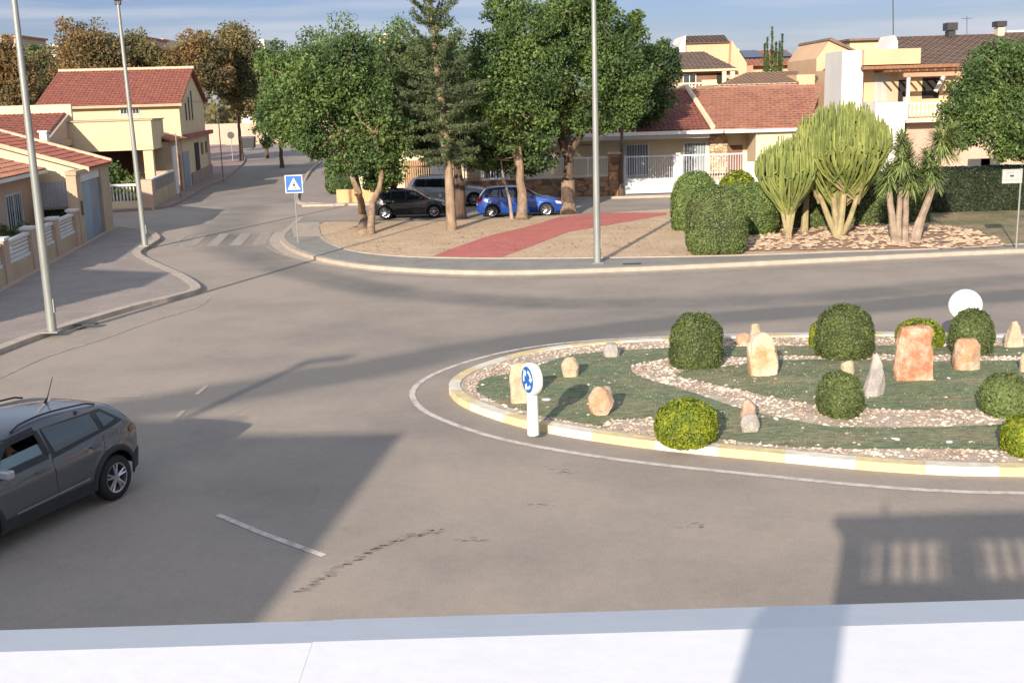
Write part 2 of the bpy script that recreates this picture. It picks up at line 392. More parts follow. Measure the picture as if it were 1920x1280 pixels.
# road: base tone worn by a mask stored on the mesh ('wear' 0 dusty, 1 swept dark)
def roadmat():
    m = bpy.data.materials.new('asphalt'); m.use_nodes = True
    n, l = m.node_tree.nodes, m.node_tree.links; p = n['Principled BSDF']; p.inputs['Roughness'].default_value = 0.88
    p.inputs['Specular IOR Level'].default_value = 0.25
    tc = n.new('ShaderNodeTexCoord'); at_ = n.new('ShaderNodeAttribute'); at_.attribute_name = 'wear'
    a = n.new('ShaderNodeTexNoise'); a.inputs['Scale'].default_value = 0.35; a.inputs['Detail'].default_value = 9; a.inputs['Roughness'].default_value = 0.62
    l.new(tc.outputs['Object'], a.inputs['Vector'])
    ad = n.new('ShaderNodeMath'); ad.operation = 'MULTIPLY_ADD'; ad.inputs[1].default_value = 1.5; ad.inputs[2].default_value = -0.75
    l.new(a.outputs['Fac'], ad.inputs[0])
    sm = n.new('ShaderNodeMath'); sm.operation = 'ADD'; sm.use_clamp = True
    l.new(ad.outputs[0], sm.inputs[0]); l.new(at_.outputs['Fac'], sm.inputs[1])
    mm = n.new('ShaderNodeMix'); mm.data_type = 'RGBA'
    mm.inputs[6].default_value = (0.325, 0.272, 0.224, 1); mm.inputs[7].default_value = (0.150, 0.142, 0.132, 1)
    l.new(sm.outputs[0], mm.inputs['Factor'])
    f = n.new('ShaderNodeTexNoise'); f.inputs['Scale'].default_value = 45; f.inputs['Detail'].default_value = 4; f.inputs['Roughness'].default_value = 0.8
    l.new(tc.outputs['Object'], f.inputs['Vector'])
    g = n.new('ShaderNodeTexNoise'); g.inputs['Scale'].default_value = 6; g.inputs['Detail'].default_value = 6; g.inputs['Roughness'].default_value = 0.75
    l.new(tc.outputs['Object'], g.inputs['Vector'])
    r1 = n.new('ShaderNodeMapRange'); r1.inputs['From Min'].default_value = 0.3; r1.inputs['From Max'].default_value = 0.7; r1.inputs['To Min'].default_value = 0.74; r1.inputs['To Max'].default_value = 1.26
    r2 = n.new('ShaderNodeMapRange'); r2.inputs['From Min'].default_value = 0.3; r2.inputs['From Max'].default_value = 0.7; r2.inputs['To Min'].default_value = 0.93; r2.inputs['To Max'].default_value = 1.07
    l.new(f.outputs['Fac'], r1.inputs['Value']); l.new(g.outputs['Fac'], r2.inputs['Value'])
    q = n.new('ShaderNodeMath'); q.operation = 'MULTIPLY'; l.new(r1.outputs[0], q.inputs[0]); l.new(r2.outputs[0], q.inputs[1])
    m2 = n.new('ShaderNodeMix'); m2.data_type = 'RGBA'; m2.blend_type = 'MULTIPLY'; m2.inputs['Factor'].default_value = 1
    l.new(mm.outputs[2], m2.inputs[6]); l.new(q.outputs[0], m2.inputs[7]); l.new(m2.outputs[2], p.inputs['Base Color'])
    # hairline cracks, only in some patches
    wv = n.new('ShaderNodeMix'); wv.data_type = 'RGBA'; wv.inputs['Factor'].default_value = 0.12
    l.new(tc.outputs['Object'], wv.inputs[6]); l.new(g.outputs['Color'], wv.inputs[7])
    vo = n.new('ShaderNodeTexVoronoi'); vo.feature = 'DISTANCE_TO_EDGE'; vo.inputs['Scale'].default_value = 0.42
    l.new(wv.outputs[2], vo.inputs['Vector'])
    cm = n.new('ShaderNodeMapRange'); cm.inputs['From Min'].default_value = 0.0; cm.inputs['From Max'].default_value = 0.007; cm.inputs['To Min'].default_value = 1.0; cm.inputs['To Max'].default_value = 0.0
    l.new(vo.outputs['Distance'], cm.inputs['Value'])
    km = n.new('ShaderNodeMapRange'); km.inputs['From Min'].default_value = 0.50; km.inputs['From Max'].default_value = 0.60; km.inputs['To Max'].default_value = 0.12
    l.new(a.outputs['Fac'], km.inputs['Value'])
    kk = n.new('ShaderNodeMath'); kk.operation = 'MULTIPLY'; l.new(cm.outputs[0], kk.inputs[0]); l.new(km.outputs[0], kk.inputs[1])
    m3 = n.new('ShaderNodeMix'); m3.data_type = 'RGBA'; m3.inputs[7].default_value = (0.07, 0.065, 0.06, 1)
    l.new(kk.outputs[0], m3.inputs['Factor']); l.new(m2.outputs[2], m3.inputs[6]); l.new(m3.outputs[2], p.inputs['Base Color'])
    b = n.new('ShaderNodeBump'); b.inputs['Strength'].default_value = 0.35; b.inputs['Distance'].default_value = 0.01
    l.new(f.outputs['Fac'], b.inputs['Height']); l.new(b.outputs[0], p.inputs['Normal'])
    return m
M['road'] = roadmat()
# ================================================================== GROUND
def in_poly(poly, x, y):
    c = False; j = len(poly)-1
    for i in range(len(poly)):
        a, b = poly[i], poly[j]
        if (a.y > y) != (b.y > y) and x < (b.x-a.x)*(y-a.y)/(b.y-a.y)+a.x: c = not c
        j = i
    return c
sheet('ground', [(-2500, -300), (2500, -300), (2500, 3500), (-2500, 3500)], -0.02, M['earth']); tag(bpy.data.objects['ground'], kind='structure')
def P(*pp): return [at(*p) for p in pp]
# asphalt sheet, with worn tyre tracks stored per vertex
def build_road():
    def axis(a, b, fine0, fine1, fs, cs):
        v = [a]
        while v[-1] < b:
            v.append(v[-1] + (fs if fine0 <= v[-1] < fine1 else cs))
        return np.array(v)
    xs = axis(-60, 70, -24, 26, 0.28, 1.5); ys = axis(-12, 210, 8, 62, 0.28, 1.5)
    X, Y = np.meshgrid(xs, ys); n, k = len(ys), len(xs)
    w = np.zeros_like(X)
    tracks = [  # pixel lines of the darker, swept bands: half width in metres, strength
        (P((1990,548),(1800,560),(1600,578),(1400,592),(1200,612),(1000,640),(850,662),(700,690),(540,715),(330,755),(100,790)), 0.95, 1.0),
        (P((1990,520),(1800,532),(1600,552),(1400,564),(1200,570),(1000,567),(850,558),(720,545),(600,520),(520,497),(450,470),(420,440)), 1.0, 0.72),
        (P((520,497),(430,455),(420,430),(450,400),(490,360),(520,320),(530,290),(520,270)), 1.5, 0.55),
        (P((1990,540),(1700,560),(1400,578),(1150,595)), 1.7, 0.35),
        (P((700,690),(900,690),(1000,640)), 0.9, 0.15),
        (P((560,940),(760,1000),(1100,1080),(1500,1130)), 2.0, 0.12),
    ]
    for pl, hw, st in tracks:
        pl = catmull([Vector((p.x, p.y, 0)) for p in pl], 1.0)
        best = np.full_like(X, 1e9)
        for i in range(len(pl)-1):
            a, b = pl[i], pl[i+1]
            dx, dy = b.x-a.x, b.y-a.y; L = dx*dx+dy*dy+1e-9
            t = np.clip(((X-a.x)*dx+(Y-a.y)*dy)/L, 0, 1)
            best = np.minimum(best, np.hypot(X-a.x-t*dx, Y-a.y-t*dy))
        f = np.clip(1.35-best/hw, 0, 1); f = f*f*(3-2*f)
        w = np.maximum(w, f*st)
    w0 = np.interp(Y, [0, 15, 19, 24, 31, 36, 60], [0.10, 0.06, 0.26, 0.34, 0.22, 0.10, 0.2])*np.interp(X, [-14, -9, -4, 60], [0.3, 0.35, 1.0, 1.0])
    w = w0 + w*(1.08-w0)
    w = np.where(Y > 66, 0.45+0*w, w)
    me = bpy.data.meshes.new('road')
    vs = np.stack([X.ravel(), Y.ravel(), np.zeros(n*k)], 1)
    idx = np.arange(n*k).reshape(n, k)
    fs = np.stack([idx[:-1,:-1].ravel(), idx[:-1,1:].ravel(), idx[1:,1:].ravel(), idx[1:,:-1].ravel()], 1)
    me.from_pydata(vs.tolist(), [], fs.tolist())
    a = me.attributes.new('wear', 'FLOAT', 'POINT'); a.data.foreach_set('value', w.ravel().astype(np.float32))
    me.materials.append(M['road'])
    o = bpy.data.objects.new('road', me); col.objects.link(o); tag(o, kind='structure')
build_road()
def st(o): return tag(o, kind='structure')
PZ = 0.12
V2 = lambda x, y: Vector((x, y, 0))
# --- left pavement
kl = [V2(-13.6, -10), V2(-13.3, 8), V2(-12.9, 20)] + P((0,665),(100,628),(250,582),(340,560),(377,547),(352,524),(290,495),(264,478),(286,462),(300,447))
kl += [V2(-17.6, 54.2), V2(-22, 56.2), V2(-40, 56.8)]
KL = catmull(kl, 0.5)
st(ribbon('left_kerb', KL, 0, 0.32, 0.0, PZ+0.01, M['kerb']))
st(sheet('left_pavement', offset(KL, 0.3) + [V2(-60, 57), V2(-60, -10)], PZ, M['pave']))
for a, b in (((-5,598),(95,598)), ((110,593),(200,591)), ((72,518),(300,512)), ((170,461),(262,463)), ((205,427),(262,427))):
    A, B = at(*a), at(*b)
    st(ribbon('paving_joint', [A, B], -0.035, 0.035, PZ+0.004, PZ+0.004, M['kerb']))
# --- far left pavement past the side street
SO = Vector((-16.46, 36.6, 0)); sa = Vector((-0.1387, 0.9903, 0)); sb = Vector((0.9903, 0.1387, 0))
def S(s, t, z=0.0): return SO + sa*s + sb*t + Vector((0, 0, z))
def ST(p): return S(p.y, p.x, p.z)          # boxes given as (t, s, z)
kf = [S(27.5, -40), S(27.8, -10), S(28.0, -1.5), S(29.2, 0.8), S(32, 1.3), S(45, 1.5), S(58, 1.9), S(90, 0.6), S(125, -4), S(180, -14)]
KF = catmull(kf, 1.0)
st(ribbon('far_left_kerb', KF, 0, 0.25, 0.0, PZ+0.01, M['pave_pink']))
st(sheet('far_left_pavement', offset(KF, 0.24) + [S(180, -60), S(27.5, -60)], PZ, M['pave_pink']))
# --- plaza (right of the street mouth)
kr = P((562,412),(538,432),(524,452),(560,478),(655,500),(800,512),(960,515),(1200,508),(1500,494),(1700,484),(1920,474)) + [V2(22, 38.4), V2(32, 38), V2(60, 34)]
KR = catmull(kr, 0.5)
back = P((1262,394),(1060,407),(900,414),(840,418),(600,417))
st(ribbon('plaza_kerb', KR, 0, 0.24, 0.0, PZ+0.01, M['kerb']))
st(sheet('plaza_pavement', offset(KR, 0.22) + [V2(60, 56), V2(10, 56.2)] + [p for p in back], PZ, M['pave_grey']))
st(ribbon('gutter_strip', KR[10:], -0.42, -0.02, 0.004, 0.004, M['kerb']))
sand = P((596,430),(604,450),(640,470),(700,482),(800,489),(960,491),(1200,489),(1400,485),(1600,478),(1780,472),(1920,464))
sandC = catmull(sand, 0.6)
st(ribbon('sand_edging', sandC, -0.08, 0.05, PZ, PZ+0.03, M['kerb']))
st(sheet('sand', sandC + [V2(60, 38.5), V2(60, 55.8), V2(10, 56.0)] + P((1262,396),(1060,409),(900,416),(840,420),(610,421)), PZ+0.006, M['sand']))
red = P((812,487),(938,490),(1015,461),(1065,441),(1150,426),(1250,408),(1250,404),(1122,404),(1050,412),(990,430),(920,447),(840,475))
st(sheet('red_path', red, PZ+0.012, M['redpath']))
# ramp flags at the corner
st(sheet('corner_flags', P((545,424),(598,421),(606,448),(552,450)), PZ+0.004, M['kerb']))
# --- far right pavement along the houses
st(sheet('house_pavement', [V2(-7.6, 64.0), V2(40, 61.8), V2(60, 62), V2(60, 90), V2(-40, 200), V2(-22, 200), V2(-18.3, 117), V2(-14.2, 80), V2(-11.9, 66), V2(-9.5, 64.2)], PZ, M['pave'], skirt=0))
st(ribbon('house_kerb', catmull([V2(40, 61.7), V2(-7.6, 63.9), V2(-9.7, 64.1), V2(-12.05, 66), V2(-14.35, 80), V2(-18.45, 117), V2(-22.2, 200)], 1.0), 0, -0.2, 0, PZ+0.01, M['kerb']))
# --- garden bed
bed = P((1300,478),(1345,474),(1400,478),(1560,476),(1700,474),(1800,473),(1880,468),(1860,452),(1800,436),(1700,425),(1550,428),(1450,432),(1350,440),(1300,455))
st(sheet('garden_soil', catmull(bed, 0.5, True), PZ+0.012, M['soil']))
lw = P((1745,418),(1790,440),(1850,455),(1888,470),(1925,462)) + [V2(34, 40), V2(34, 54), V2(19.5, 54)]
tag(sheet('lawn', lw, PZ+0.016, M['lawn']), kind='structure')
st(sheet('park_ground', [V2(13, 47), V2(60, 46.5), V2(60, 55), V2(12, 55)], PZ+0.010, M['lawn']))

# --- roundabout island
isl = [V2(14, 24.0), V2(11.34, 24.75), V2(8.4, 25.4), V2(5.37, 25.62), V2(2.43, 25.5), V2(0.6, 24.85), V2(-0.68, 23.5), V2(-1.22, 22.2), V2(-1.12, 21.1), V2(-0.62, 20.1),
       V2(0.41, 18.9), V2(2.03, 17.8), V2(3.91, 16.92), V2(5.78, 16.16), V2(7.39, 15.85), V2(10.5, 15.6), V2(13.6, 16.2), V2(16.2, 18.0), V2(17.0, 20.3), V2(16.2, 22.6)]
ISL = catmull(isl, 0.25, True)
# cumulative length for the painted blocks
cum = [0]
for i in range(len(ISL)): cum.append(cum[-1] + (ISL[(i+1) % len(ISL)]-ISL[i]).length)
def blk(i):
    return int((cum[i]-0.45)/1.02) % 2
st(ribbon('island_kerb', ISL, -0.02, 0.20, 0.0, 0.14, [M['kerb_white'], M['kerb_yellow']], closed=True, segs=blk))
st(ribbon('white_edge_line', ISL, -0.80, -0.68, 0.008, 0.008, M['line'], closed=True))
inner = offset(ISL, 0.19, True)
def bumpy(p):      # gentle mound
    x, y = p.x, p.y
    return 0.11 + 0.10*math.exp(-((x-7.5)**2/40+(y-20.8)**2/9))
def island_surface():
    # turf everywhere inside the kerb, with the mound
    xs = np.arange(-1.4, 17.3, 0.22); ys = np.arange(15.4, 25.9, 0.22)
    poly = [(p.x, p.y) for p in offset(ISL, 0.05, True)]
    def inside(x, y):
        c = False; j = len(poly)-1
        for i in range(len(poly)):
            xi, yi = poly[i]; xj, yj = poly[j]
            if (yi > y) != (yj > y) and x < (xj-xi)*(y-yi)/(yj-yi)+xi: c = not c
            j = i
        return c
    return inside
inside = island_surface()
def keep_in(poly, d=0.34):
    lim = offset(ISL, d, True); c = Vector((7.5, 20.8, 0)); out = []
    for p in poly:
        q = p.copy(); k = 0
        while not in_poly(lim, q.x, q.y) and k < 60: q = q.lerp(c, 0.02); k += 1
        out.append(q)
    return out
def field(name, poly, dz, m, step=0.3, kind='structure'):
    """a planted patch on the island that follows its mound"""
    bm = bmesh.new()
    vs = [bm.verts.new((p.x, p.y, 0)) for p in poly]
    es = [bm.edges.new((vs[i], vs[(i+1) % len(vs)])) for i in range(len(vs))]
    bmesh.ops.triangle_fill(bm, use_beauty=True, edges=es)
    for k in range(5):
        long_e = [e for e in bm.edges if e.calc_length() > step*2]
        if not long_e: break
        bmesh.ops.subdivide_edges(bm, edges=long_e, cuts=1)
        bmesh.ops.triangulate(bm, faces=bm.faces[:])
    for v in bm.verts: v.co.z = bumpy(v.co) + dz
    for f in bm.faces:
        f.normal_update()
        if f.normal.z < 0: f.normal_flip()
    me = bpy.data.meshes.new(name); bm.to_mesh(me); bm.free(); me.materials.append(m)
    me.polygons.foreach_set('use_smooth', [True]*len(me.polygons))
    o = bpy.data.objects.new(name, me); col.objects.link(o); tag(o, kind=kind)
    return o
field('island_gravel', inner, 0.0, M['gravel'])
def PI(*pp): return [at(p[0], p[1], 0.16) for p in pp]
turf1 = catmull(PI((893,722),(912,706),(960,698),(1000,685),(1075,662),(1160,655),(1250,650),(1400,647),(1600,647),(1800,647),(1990,650),(1990,668),(1760,667),(1640,665),(1400,668),(1280,668),(1200,680),(1182,692),(1205,708),(1290,735),(1400,770),(1530,795),(1600,800),(1750,800),(1990,795),(1990,840),(1800,838),(1650,838),(1500,836),(1420,832),(1350,820),(1340,800),(1230,782),(1130,790),(1060,812),(1020,800),(960,780),(910,765)), 0.35, True)
turf1 = keep_in(turf1)
field('island_turf', turf1, 0.012, M['turf'])
turf2 = catmull(PI((1262,702),(1340,690),(1480,676),(1600,676),(1760,680),(1990,684),(1990,764),(1880,768),(1720,770),(1560,765),(1440,745),(1350,725)), 0.35, True)
turf2 = keep_in(turf2)
field('island_turf', turf2, 0.012, M['turf'])

# gravel pieces on the island: too many to count
def stones_mesh(name, pts, size, m, kind='stuff', flat=0.6, seed=3, **kw):
    g = np.random.default_rng(seed)
    n = len(pts); base = np.array([(1,0,0),(0.3,0.9,0),(-0.8,0.5,0),(-0.7,-0.6,0),(0.4,-0.8,0),(0.1,0.1,0.8),(-0.2,0,-0.5)])
    F = [(0,1,5),(1,2,5),(2,3,5),(3,4,5),(4,0,5),(1,0,6),(2,1,6),(3,2,6),(4,3,6),(0,4,6)]
    V = []; FF = []
    for i, p in enumerate(pts):
        s = size*g.uniform(0.5, 1.5); a = g.uniform(0, 6.28); c, sn = math.cos(a), math.sin(a)
        b = base*(1+g.uniform(-0.25, 0.25, base.shape))*np.array([s, s*g.uniform(0.6, 1), s*flat])
        x = b[:, 0]*c-b[:, 1]*sn+p[0]; y = b[:, 0]*sn+b[:, 1]*c+p[1]; z = b[:, 2]+p[2]
        V.append(np.stack([x, y, z], 1)); FF += [tuple(k+i*7 for k in f) for f in F]
    me = bpy.data.meshes.new(name); me.from_pydata(np.concatenate(V).tolist(), [], FF); me.materials.append(m)
    o = bpy.data.objects.new(name, me); col.objects.link(o); tag(o, kind=kind, **kw)
    return o
gp = []
innerp = offset(ISL, 0.28, True)
while len(gp) < 9000:
    x, y = rnd.uniform(-1.2, 13), rnd.uniform(15.6, 25.6)
    if not in_poly(innerp, x, y): continue
    t = in_poly(turf1, x, y) or in_poly(turf2, x, y)
    if t and rnd.random() > 0.015: continue
    if t is False and noise.noise(Vector((x*0.7, y*0.9, 3))) < -0.22 and rnd.random() < 0.7: continue
    gp.append((x, y, bumpy(Vector((x, y, 0)))+0.01))
stones_mesh('loose_gravel', gp, 0.036, M['pebble'])
# short blades of turf
def blades(name, polys, n, h, m, z0f, seed=5, excl=None):
    g = random.Random(seed); V = []; F = []
    bx = [p.x for q in polys for p in q]; by = [p.y for q in polys for p in q]
    i = 0
    while i < n:
        x, y = g.uniform(min(bx), min(max(bx), 13)), g.uniform(min(by), max(by))
        if not any(in_poly(q, x, y) for q in polys): continue
        if g.random() < 0.5 and noise.noise(Vector((x*0.8, y*1.3, 8))) < -0.1: continue
        z = z0f(x, y); a = g.uniform(0, 6.28); w = 0.012; hh = h*g.uniform(0.5, 1.3); lx, ly = g.uniform(-0.02, 0.02), g.uniform(-0.02, 0.02)
        k = len(V); dx, dy = math.cos(a)*w, math.sin(a)*w
        V += [(x-dx, y-dy, z), (x+dx, y+dy, z), (x+lx, y+ly, z+hh)]; F.append((k, k+1, k+2)); i += 1
    me = bpy.data.meshes.new(name); me.from_pydata(V, [], F); me.materials.append(m)
    o = bpy.data.objects.new(name, me); col.objects.link(o); tag(o, kind='stuff'); return o
M['blade'] = leafmat('grass_blade', (0.170, 0.200, 0.110), (0.27, 0.24, 0.14), scale=0.7, trans=0.3)
blades('grass', [turf1, turf2], 9000, 0.028, M['blade'], lambda x, y: bumpy(Vector((x, y, 0)))+0.008)

# --- road markings
st(ribbon('lane_dash', P((408,965),(500,1003),(608,1042)), -0.05, 0.05, 0.008, 0.008, M['line']))
for a, b in (((368,740),(388,723)), ((328,787),(344,770)), ((200,745),(262,743))):
    st(ribbon('lane_dash', P(a, b), -0.05, 0.05, 0.008, 0.008, M['faint']))
el = [V2(-12.1, 4), V2(-11.6, 16)] + P((-60,735),(0,708),(90,668),(180,640),(280,604),(350,583),(380,570),(392,558))
st(ribbon('white_edge_line', catmull(el, 0.5), -0.05, 0.05, 0.008, 0.008, M['faint']))
el2 = P((500,462),(530,478),(590,494),(680,508),(800,518),(960,523),(1200,516),(1500,502),(1920,483))
st(ribbon('white_edge_line', catmull(el2, 0.5), -0.06, 0.06, 0.008, 0.008, M['faint']))
for i, (a, b, c, d) in enumerate((((490,436),(512,434),(498,460),(472,460)), ((452,438),(472,437),(452,461),(428,461)), ((412,439),(430,438),(408,462),(386,462)), ((372,441),(390,440),(366,463),(344,463)), ((336,443),(350,442),(328,464),(312,464)))):
    st(sheet('crossing_stripe', P(a, b, c, d), 0.008, M['faint']))
# tyre marks and small tar spots
g = random.Random(4); V = MB()
for i in range(90):
    t = i/89; x = 560+t*270+g.uniform(-6, 6); y = 1112-118*math.sin(t*1.45)+g.uniform(-4, 4)
    p = at(x, y); w, h = g.uniform(0.02, 0.07), g.uniform(0.008, 0.022)
    V.add([(p.x-w, p.y-h, 0.006), (p.x+w, p.y-h*0.4, 0.006), (p.x+w*0.8, p.y+h, 0.006), (p.x-w*0.7, p.y+h*0.7, 0.006)], [(0,1,2,3)])
for (cx, cy, n_) in ((1060,883,10), (650,755,0), (880,1010,8), (1010,950,6), (1300,985,8)):
    for i in range(n_):
        p = at(cx+g.uniform(-28, 28), cy+g.uniform(-5, 5)); w, h = g.uniform(0.01, 0.05), g.uniform(0.005, 0.02)
        V.add([(p.x-w, p.y-h, 0.006), (p.x+w, p.y-h, 0.006), (p.x+w, p.y+h, 0.006), (p.x-w, p.y+h, 0.006)], [(0,1,2,3)])
st(V.build('road_tar_marks', M['tar']))
# drain covers
for (x, y) in ((1185,495), (160,607)):
    p = at(x, y, PZ); b = MB(); b.box(p.x-0.3, p.x+0.3, p.y-0.14, p.y+0.14, 0.10, PZ+0.012)
    o = b.build('drain_cover', M['darkmetal'])
    tag(o, 'dark rectangular drain cover beside the middle lamp post' if x > 900 else 'dark drain cover on the left pavement by the near lamp post', 'drain cover')

# fallen leaves blown over the sand and kerbs
g = random.Random(77); V = []; F = []
while len(F) < 700:
    x, y = g.uniform(-9, 9), g.uniform(39, 56)
    if not in_poly(sandC + [V2(60, 55)], x, y) and g.random() < 0.8: continue
    if noise.noise(Vector((x*0.35, y*0.5, 1))) < -0.05: continue
    k = len(V); a = g.uniform(0, 6.28); w, h = g.uniform(0.03, 0.07), g.uniform(0.02, 0.04); c, s_ = math.cos(a), math.sin(a); z = PZ+0.016
    for (u, v, q) in ((-w, 0, 0.01), (0, -h, 0), (w, 0, 0.02), (0, h, 0.005)): V.append((x+u*c-v*s_, y+u*s_+v*c, z+q))
    F.append((k, k+1, k+2, k+3))
me = bpy.data.meshes.new('fallen_leaves'); me.from_pydata(V, [], F); me.materials.append(mat('dead_leaf', (0.30, 0.16, 0.07), c2=(0.16, 0.085, 0.045), scale=2, island=0.4))
o = bpy.data.objects.new('fallen_leaves', me); col.objects.link(o); tag(o, kind='stuff')
# ================================================================== BUILDINGS
def tile_roof(b, p00, p10, p01, p11, pitch=0.26, row=0.42, amp=0.035, m=0, thick=0.06):
    """curved clay tiles: p00-p10 is the eave, p01-p11 the ridge; hips are clipped, not squeezed"""
    p00, p10, p01, p11 = map(Vector, (p00, p10, p01, p11))
    e = (p10-p00); L = e.length; e.normalize()
    s = (p01-p00); s = s-e*s.dot(e); H = s.length; s.normalize()
    nn = e.cross(s).normalized()
    if nn.z < 0: nn = -nn
    a0, a1 = (p01-p00).dot(e), (p11-p00).dot(e)      # ridge ends along the eave
    nr = max(1, int(round(H/row))); rh = H/nr
    k = 6; nu = int(L/pitch*k)+1
    umin, umax = min(0, a0), max(L, a1)
    nu = max(8, int((umax-umin)/pitch*k))
    for r_ in range(nr):
        v0, v1 = r_*rh, (r_+1)*rh
        vs = []; 
        for vv, lift in ((v0, 0.028), (v1, 0.0)):
            f = vv/H
            lo = 0+(a0)*f; hi = L+(a1-L)*f
            for i in range(nu+1):
                u = umin+(umax-umin)*i/nu
                uc = min(max(u, lo), hi)
                h = amp*(0.5-0.5*math.cos(2*math.pi*uc/pitch))+lift+0.012*math.sin(uc*12.9+r_*78.2)*0.5
                vs.append(p00+e*uc+s*vv+nn*h)
        fs = [(i, i+1, nu+2+i, nu+1+i) for i in range(nu)]
        b.add(vs, fs, m)
    # flat deck below the tiles
    b.ext([p00, p10, p11, p01], -nn, thick, m if thick < 0.1 else m)
def B(T=None): return MB()
def tbox(x0, x1, y0, y1, z0, z1, name, m, parent, T=ST, bevel=0):
    b = MB(); b.box(x0, x1, y0, y1, z0, z1, 0, T); return b.build(name, m, parent, bevel=bevel)
def window(parent, T, axis, c, u0, u1, z0, z1, bars=0, name='window', mull=1, fm=None, pm=None, out=0.05):
    """a window in a wall. axis 'y': wall plane y=c facing -y; axis 'x': wall plane x=c facing +x (in T's frame)"""
    fm = fm or M['frame']; pm = pm or M['pane']
    b = MB(); fwid = 0.06
    def bx(a0, a1, d0, d1, e0, e1):
        if axis == 'y': b.box(a0, a1, c-d1, c-d0, e0, e1, 0, T)
        else: b.box(c+d0, c+d1, a0, a1, e0, e1, 0, T)
    bx(u0, u1, 0.003, out, z0, z0+fwid); bx(u0, u1, 0.003, out, z1-fwid, z1)
    bx(u0, u0+fwid, 0.003, out-0.003, z0+fwid, z1-fwid); bx(u1-fwid, u1, 0.003, out-0.003, z0+fwid, z1-fwid)
    for i in range(mull):
        u = u0+(u1-u0)*(i+1)/(mull+1); bx(u-0.025, u+0.025, 0.003, out-0.006, z0+fwid, z1-fwid)
    f = b.build(name, fm, parent)
    b = MB()
    if axis == 'y': b.box(u0+fwid, u1-fwid, c-0.02, c+0.03, z0+fwid, z1-fwid, 0, T)
    else: b.box(c-0.03, c+0.02, u0+fwid, u1-fwid, z0+fwid, z1-fwid, 0, T)
    b.build('pane', pm, f)
    if bars:
        b = MB()
        for i in range(bars):
            u = u0+(u1-u0)*(i+0.5)/bars
            if axis == 'y': b.box(u-0.012, u+0.012, c-out-0.06, c-out-0.036, z0-0.05, z1+0.05, 0, T)
            else: b.box(c+out+0.036, c+out+0.06, u-0.012, u+0.012, z0-0.05, z1+0.05, 0, T)
        b.build('window_bars', M['frame'], f)
    return f
def door(parent, T, axis, c, u0, u1, z0, z1, m, name='door', slats=0):
    b = MB()
    def bx(a0, a1, d0, d1, e0, e1):
        if axis == 'y': b.box(a0, a1, c-d1, c-d0, e0, e1, 0, T)
        else: b.box(c+d0, c+d1, a0, a1, e0, e1, 0, T)
    bx(u0, u1, 0.003, 0.03, z0, z1)
    n = slats or 4
    for i in range(n):
        h = (z1-z0)/n; bx(u0+0.05, u1-0.05, 0.03, 0.045, z0+i*h+0.03, z0+(i+1)*h-0.03)
    return b.build(name, m, parent)

# ---------------- front left house (A)
hA = empty('house', S(13.5, -6), label='nearest cream bungalow on the left, low clay roof falling to the right', cat='house')
pa = lambda o: o
def par(o, p):                 # parent while keeping the world position (parts are built in world space)
    o.parent = p; o.matrix_parent_inverse = p.matrix_world.inverted(); return o
_build = MB.build
def build2(s, name, mats, parent=None, **k):
    o = _build(s, name, mats, None, **k)
    if parent is not None:
        o.parent = parent
        root = parent
        inv = Matrix.Identity(4)
        # parent's world matrix from its own loc/rot (all roots are unparented, sub-parts sit at identity below them)
        chain = []; q = parent
        while q is not None: chain.append(q); q = q.parent
        w = Matrix.Identity(4)
        for q in reversed(chain):
            w = w @ q.matrix_parent_inverse @ Matrix.LocRotScale(q.location, q.rotation_euler, q.scale)
        o.matrix_parent_inverse = w.inverted()
    return o
MB.build_w = build2           # builds in world coordinates and parents in place
class WB(MB):
    build = build2
MBL = MB                      # local builder (for things copied around)
MB = WB
# gabled wall facing the camera: (t, s, z)
def zA(t): return 3.30-0.318*(t+0.0)
b = MB()
b.ext([S(13.5, 0.02, 0), S(13.5, -14, 0), S(13.5, -14, zA(-14)-0.12), S(13.5, 0.02, zA(0.02)-0.12)], sa, 5.0)
b.build('wall', M['cream_pale'], hA)
b = MB(); tile_roof(b, S(13.15, 0.35, zA(0.35)), S(18.3, 0.35, zA(0.35)), S(13.15, -14, zA(-14)), S(18.3, -14, zA(-14)))
rfA = b.build('roof', M['tile'], hA)
b = MB(); b.ext([S(18.2, 0.35, zA(0.35)), S(18.2, -14, zA(-14)), S(18.2, -14, zA(-14)+0.16), S(18.2, 0.35, zA(0.35)+0.16)], sa, 0.22)
b.ext([S(13.1, 0.38, zA(0.38)-0.14), S(13.1, -14, zA(-14)-0.14), S(13.1, -14, zA(-14)+0.05), S(13.1, 0.38, zA(0.38)+0.05)], sa, 0.05)
b.build('ridge_tiles', M['ridge'], hA)
# wing toward the camera with its own roof
b = MB(); b.box(-14, -1.95, -2, 13.49, 0, 3.05, 0, ST); b.build('wing_wall', M['pinkr'], hA)
b = MB(); tile_roof(b, S(-2.5, -1.35, 3.22), S(13.1, -1.35, 3.22), S(-2.5, -5.5, 4.35), S(13.1, -5.5, 4.35))
b.build('porch_roof', M['tile_o'], hA)
b = MB(); b.box(-1.94, -1.32, -2.5, 13.1, 3.06, 3.20, 0, ST); b.build('eaves', M['white'], hA)
window(hA, ST, 'x', -1.95, 8.6, 10.8, 0.95, 2.45, bars=7)
window(hA, ST, 'x', -1.95, 3.2, 4.8, 0.95, 2.45, bars=7)
window(hA, ST, 'y', 13.5, -1.85, -0.45, 1.55, 2.65, bars=10, fm=M['shutter'], pm=M['shutter'])
door(hA, ST, 'y', 13.5, -1.75, -0.5, 0.15, 1.45, M['dark'])
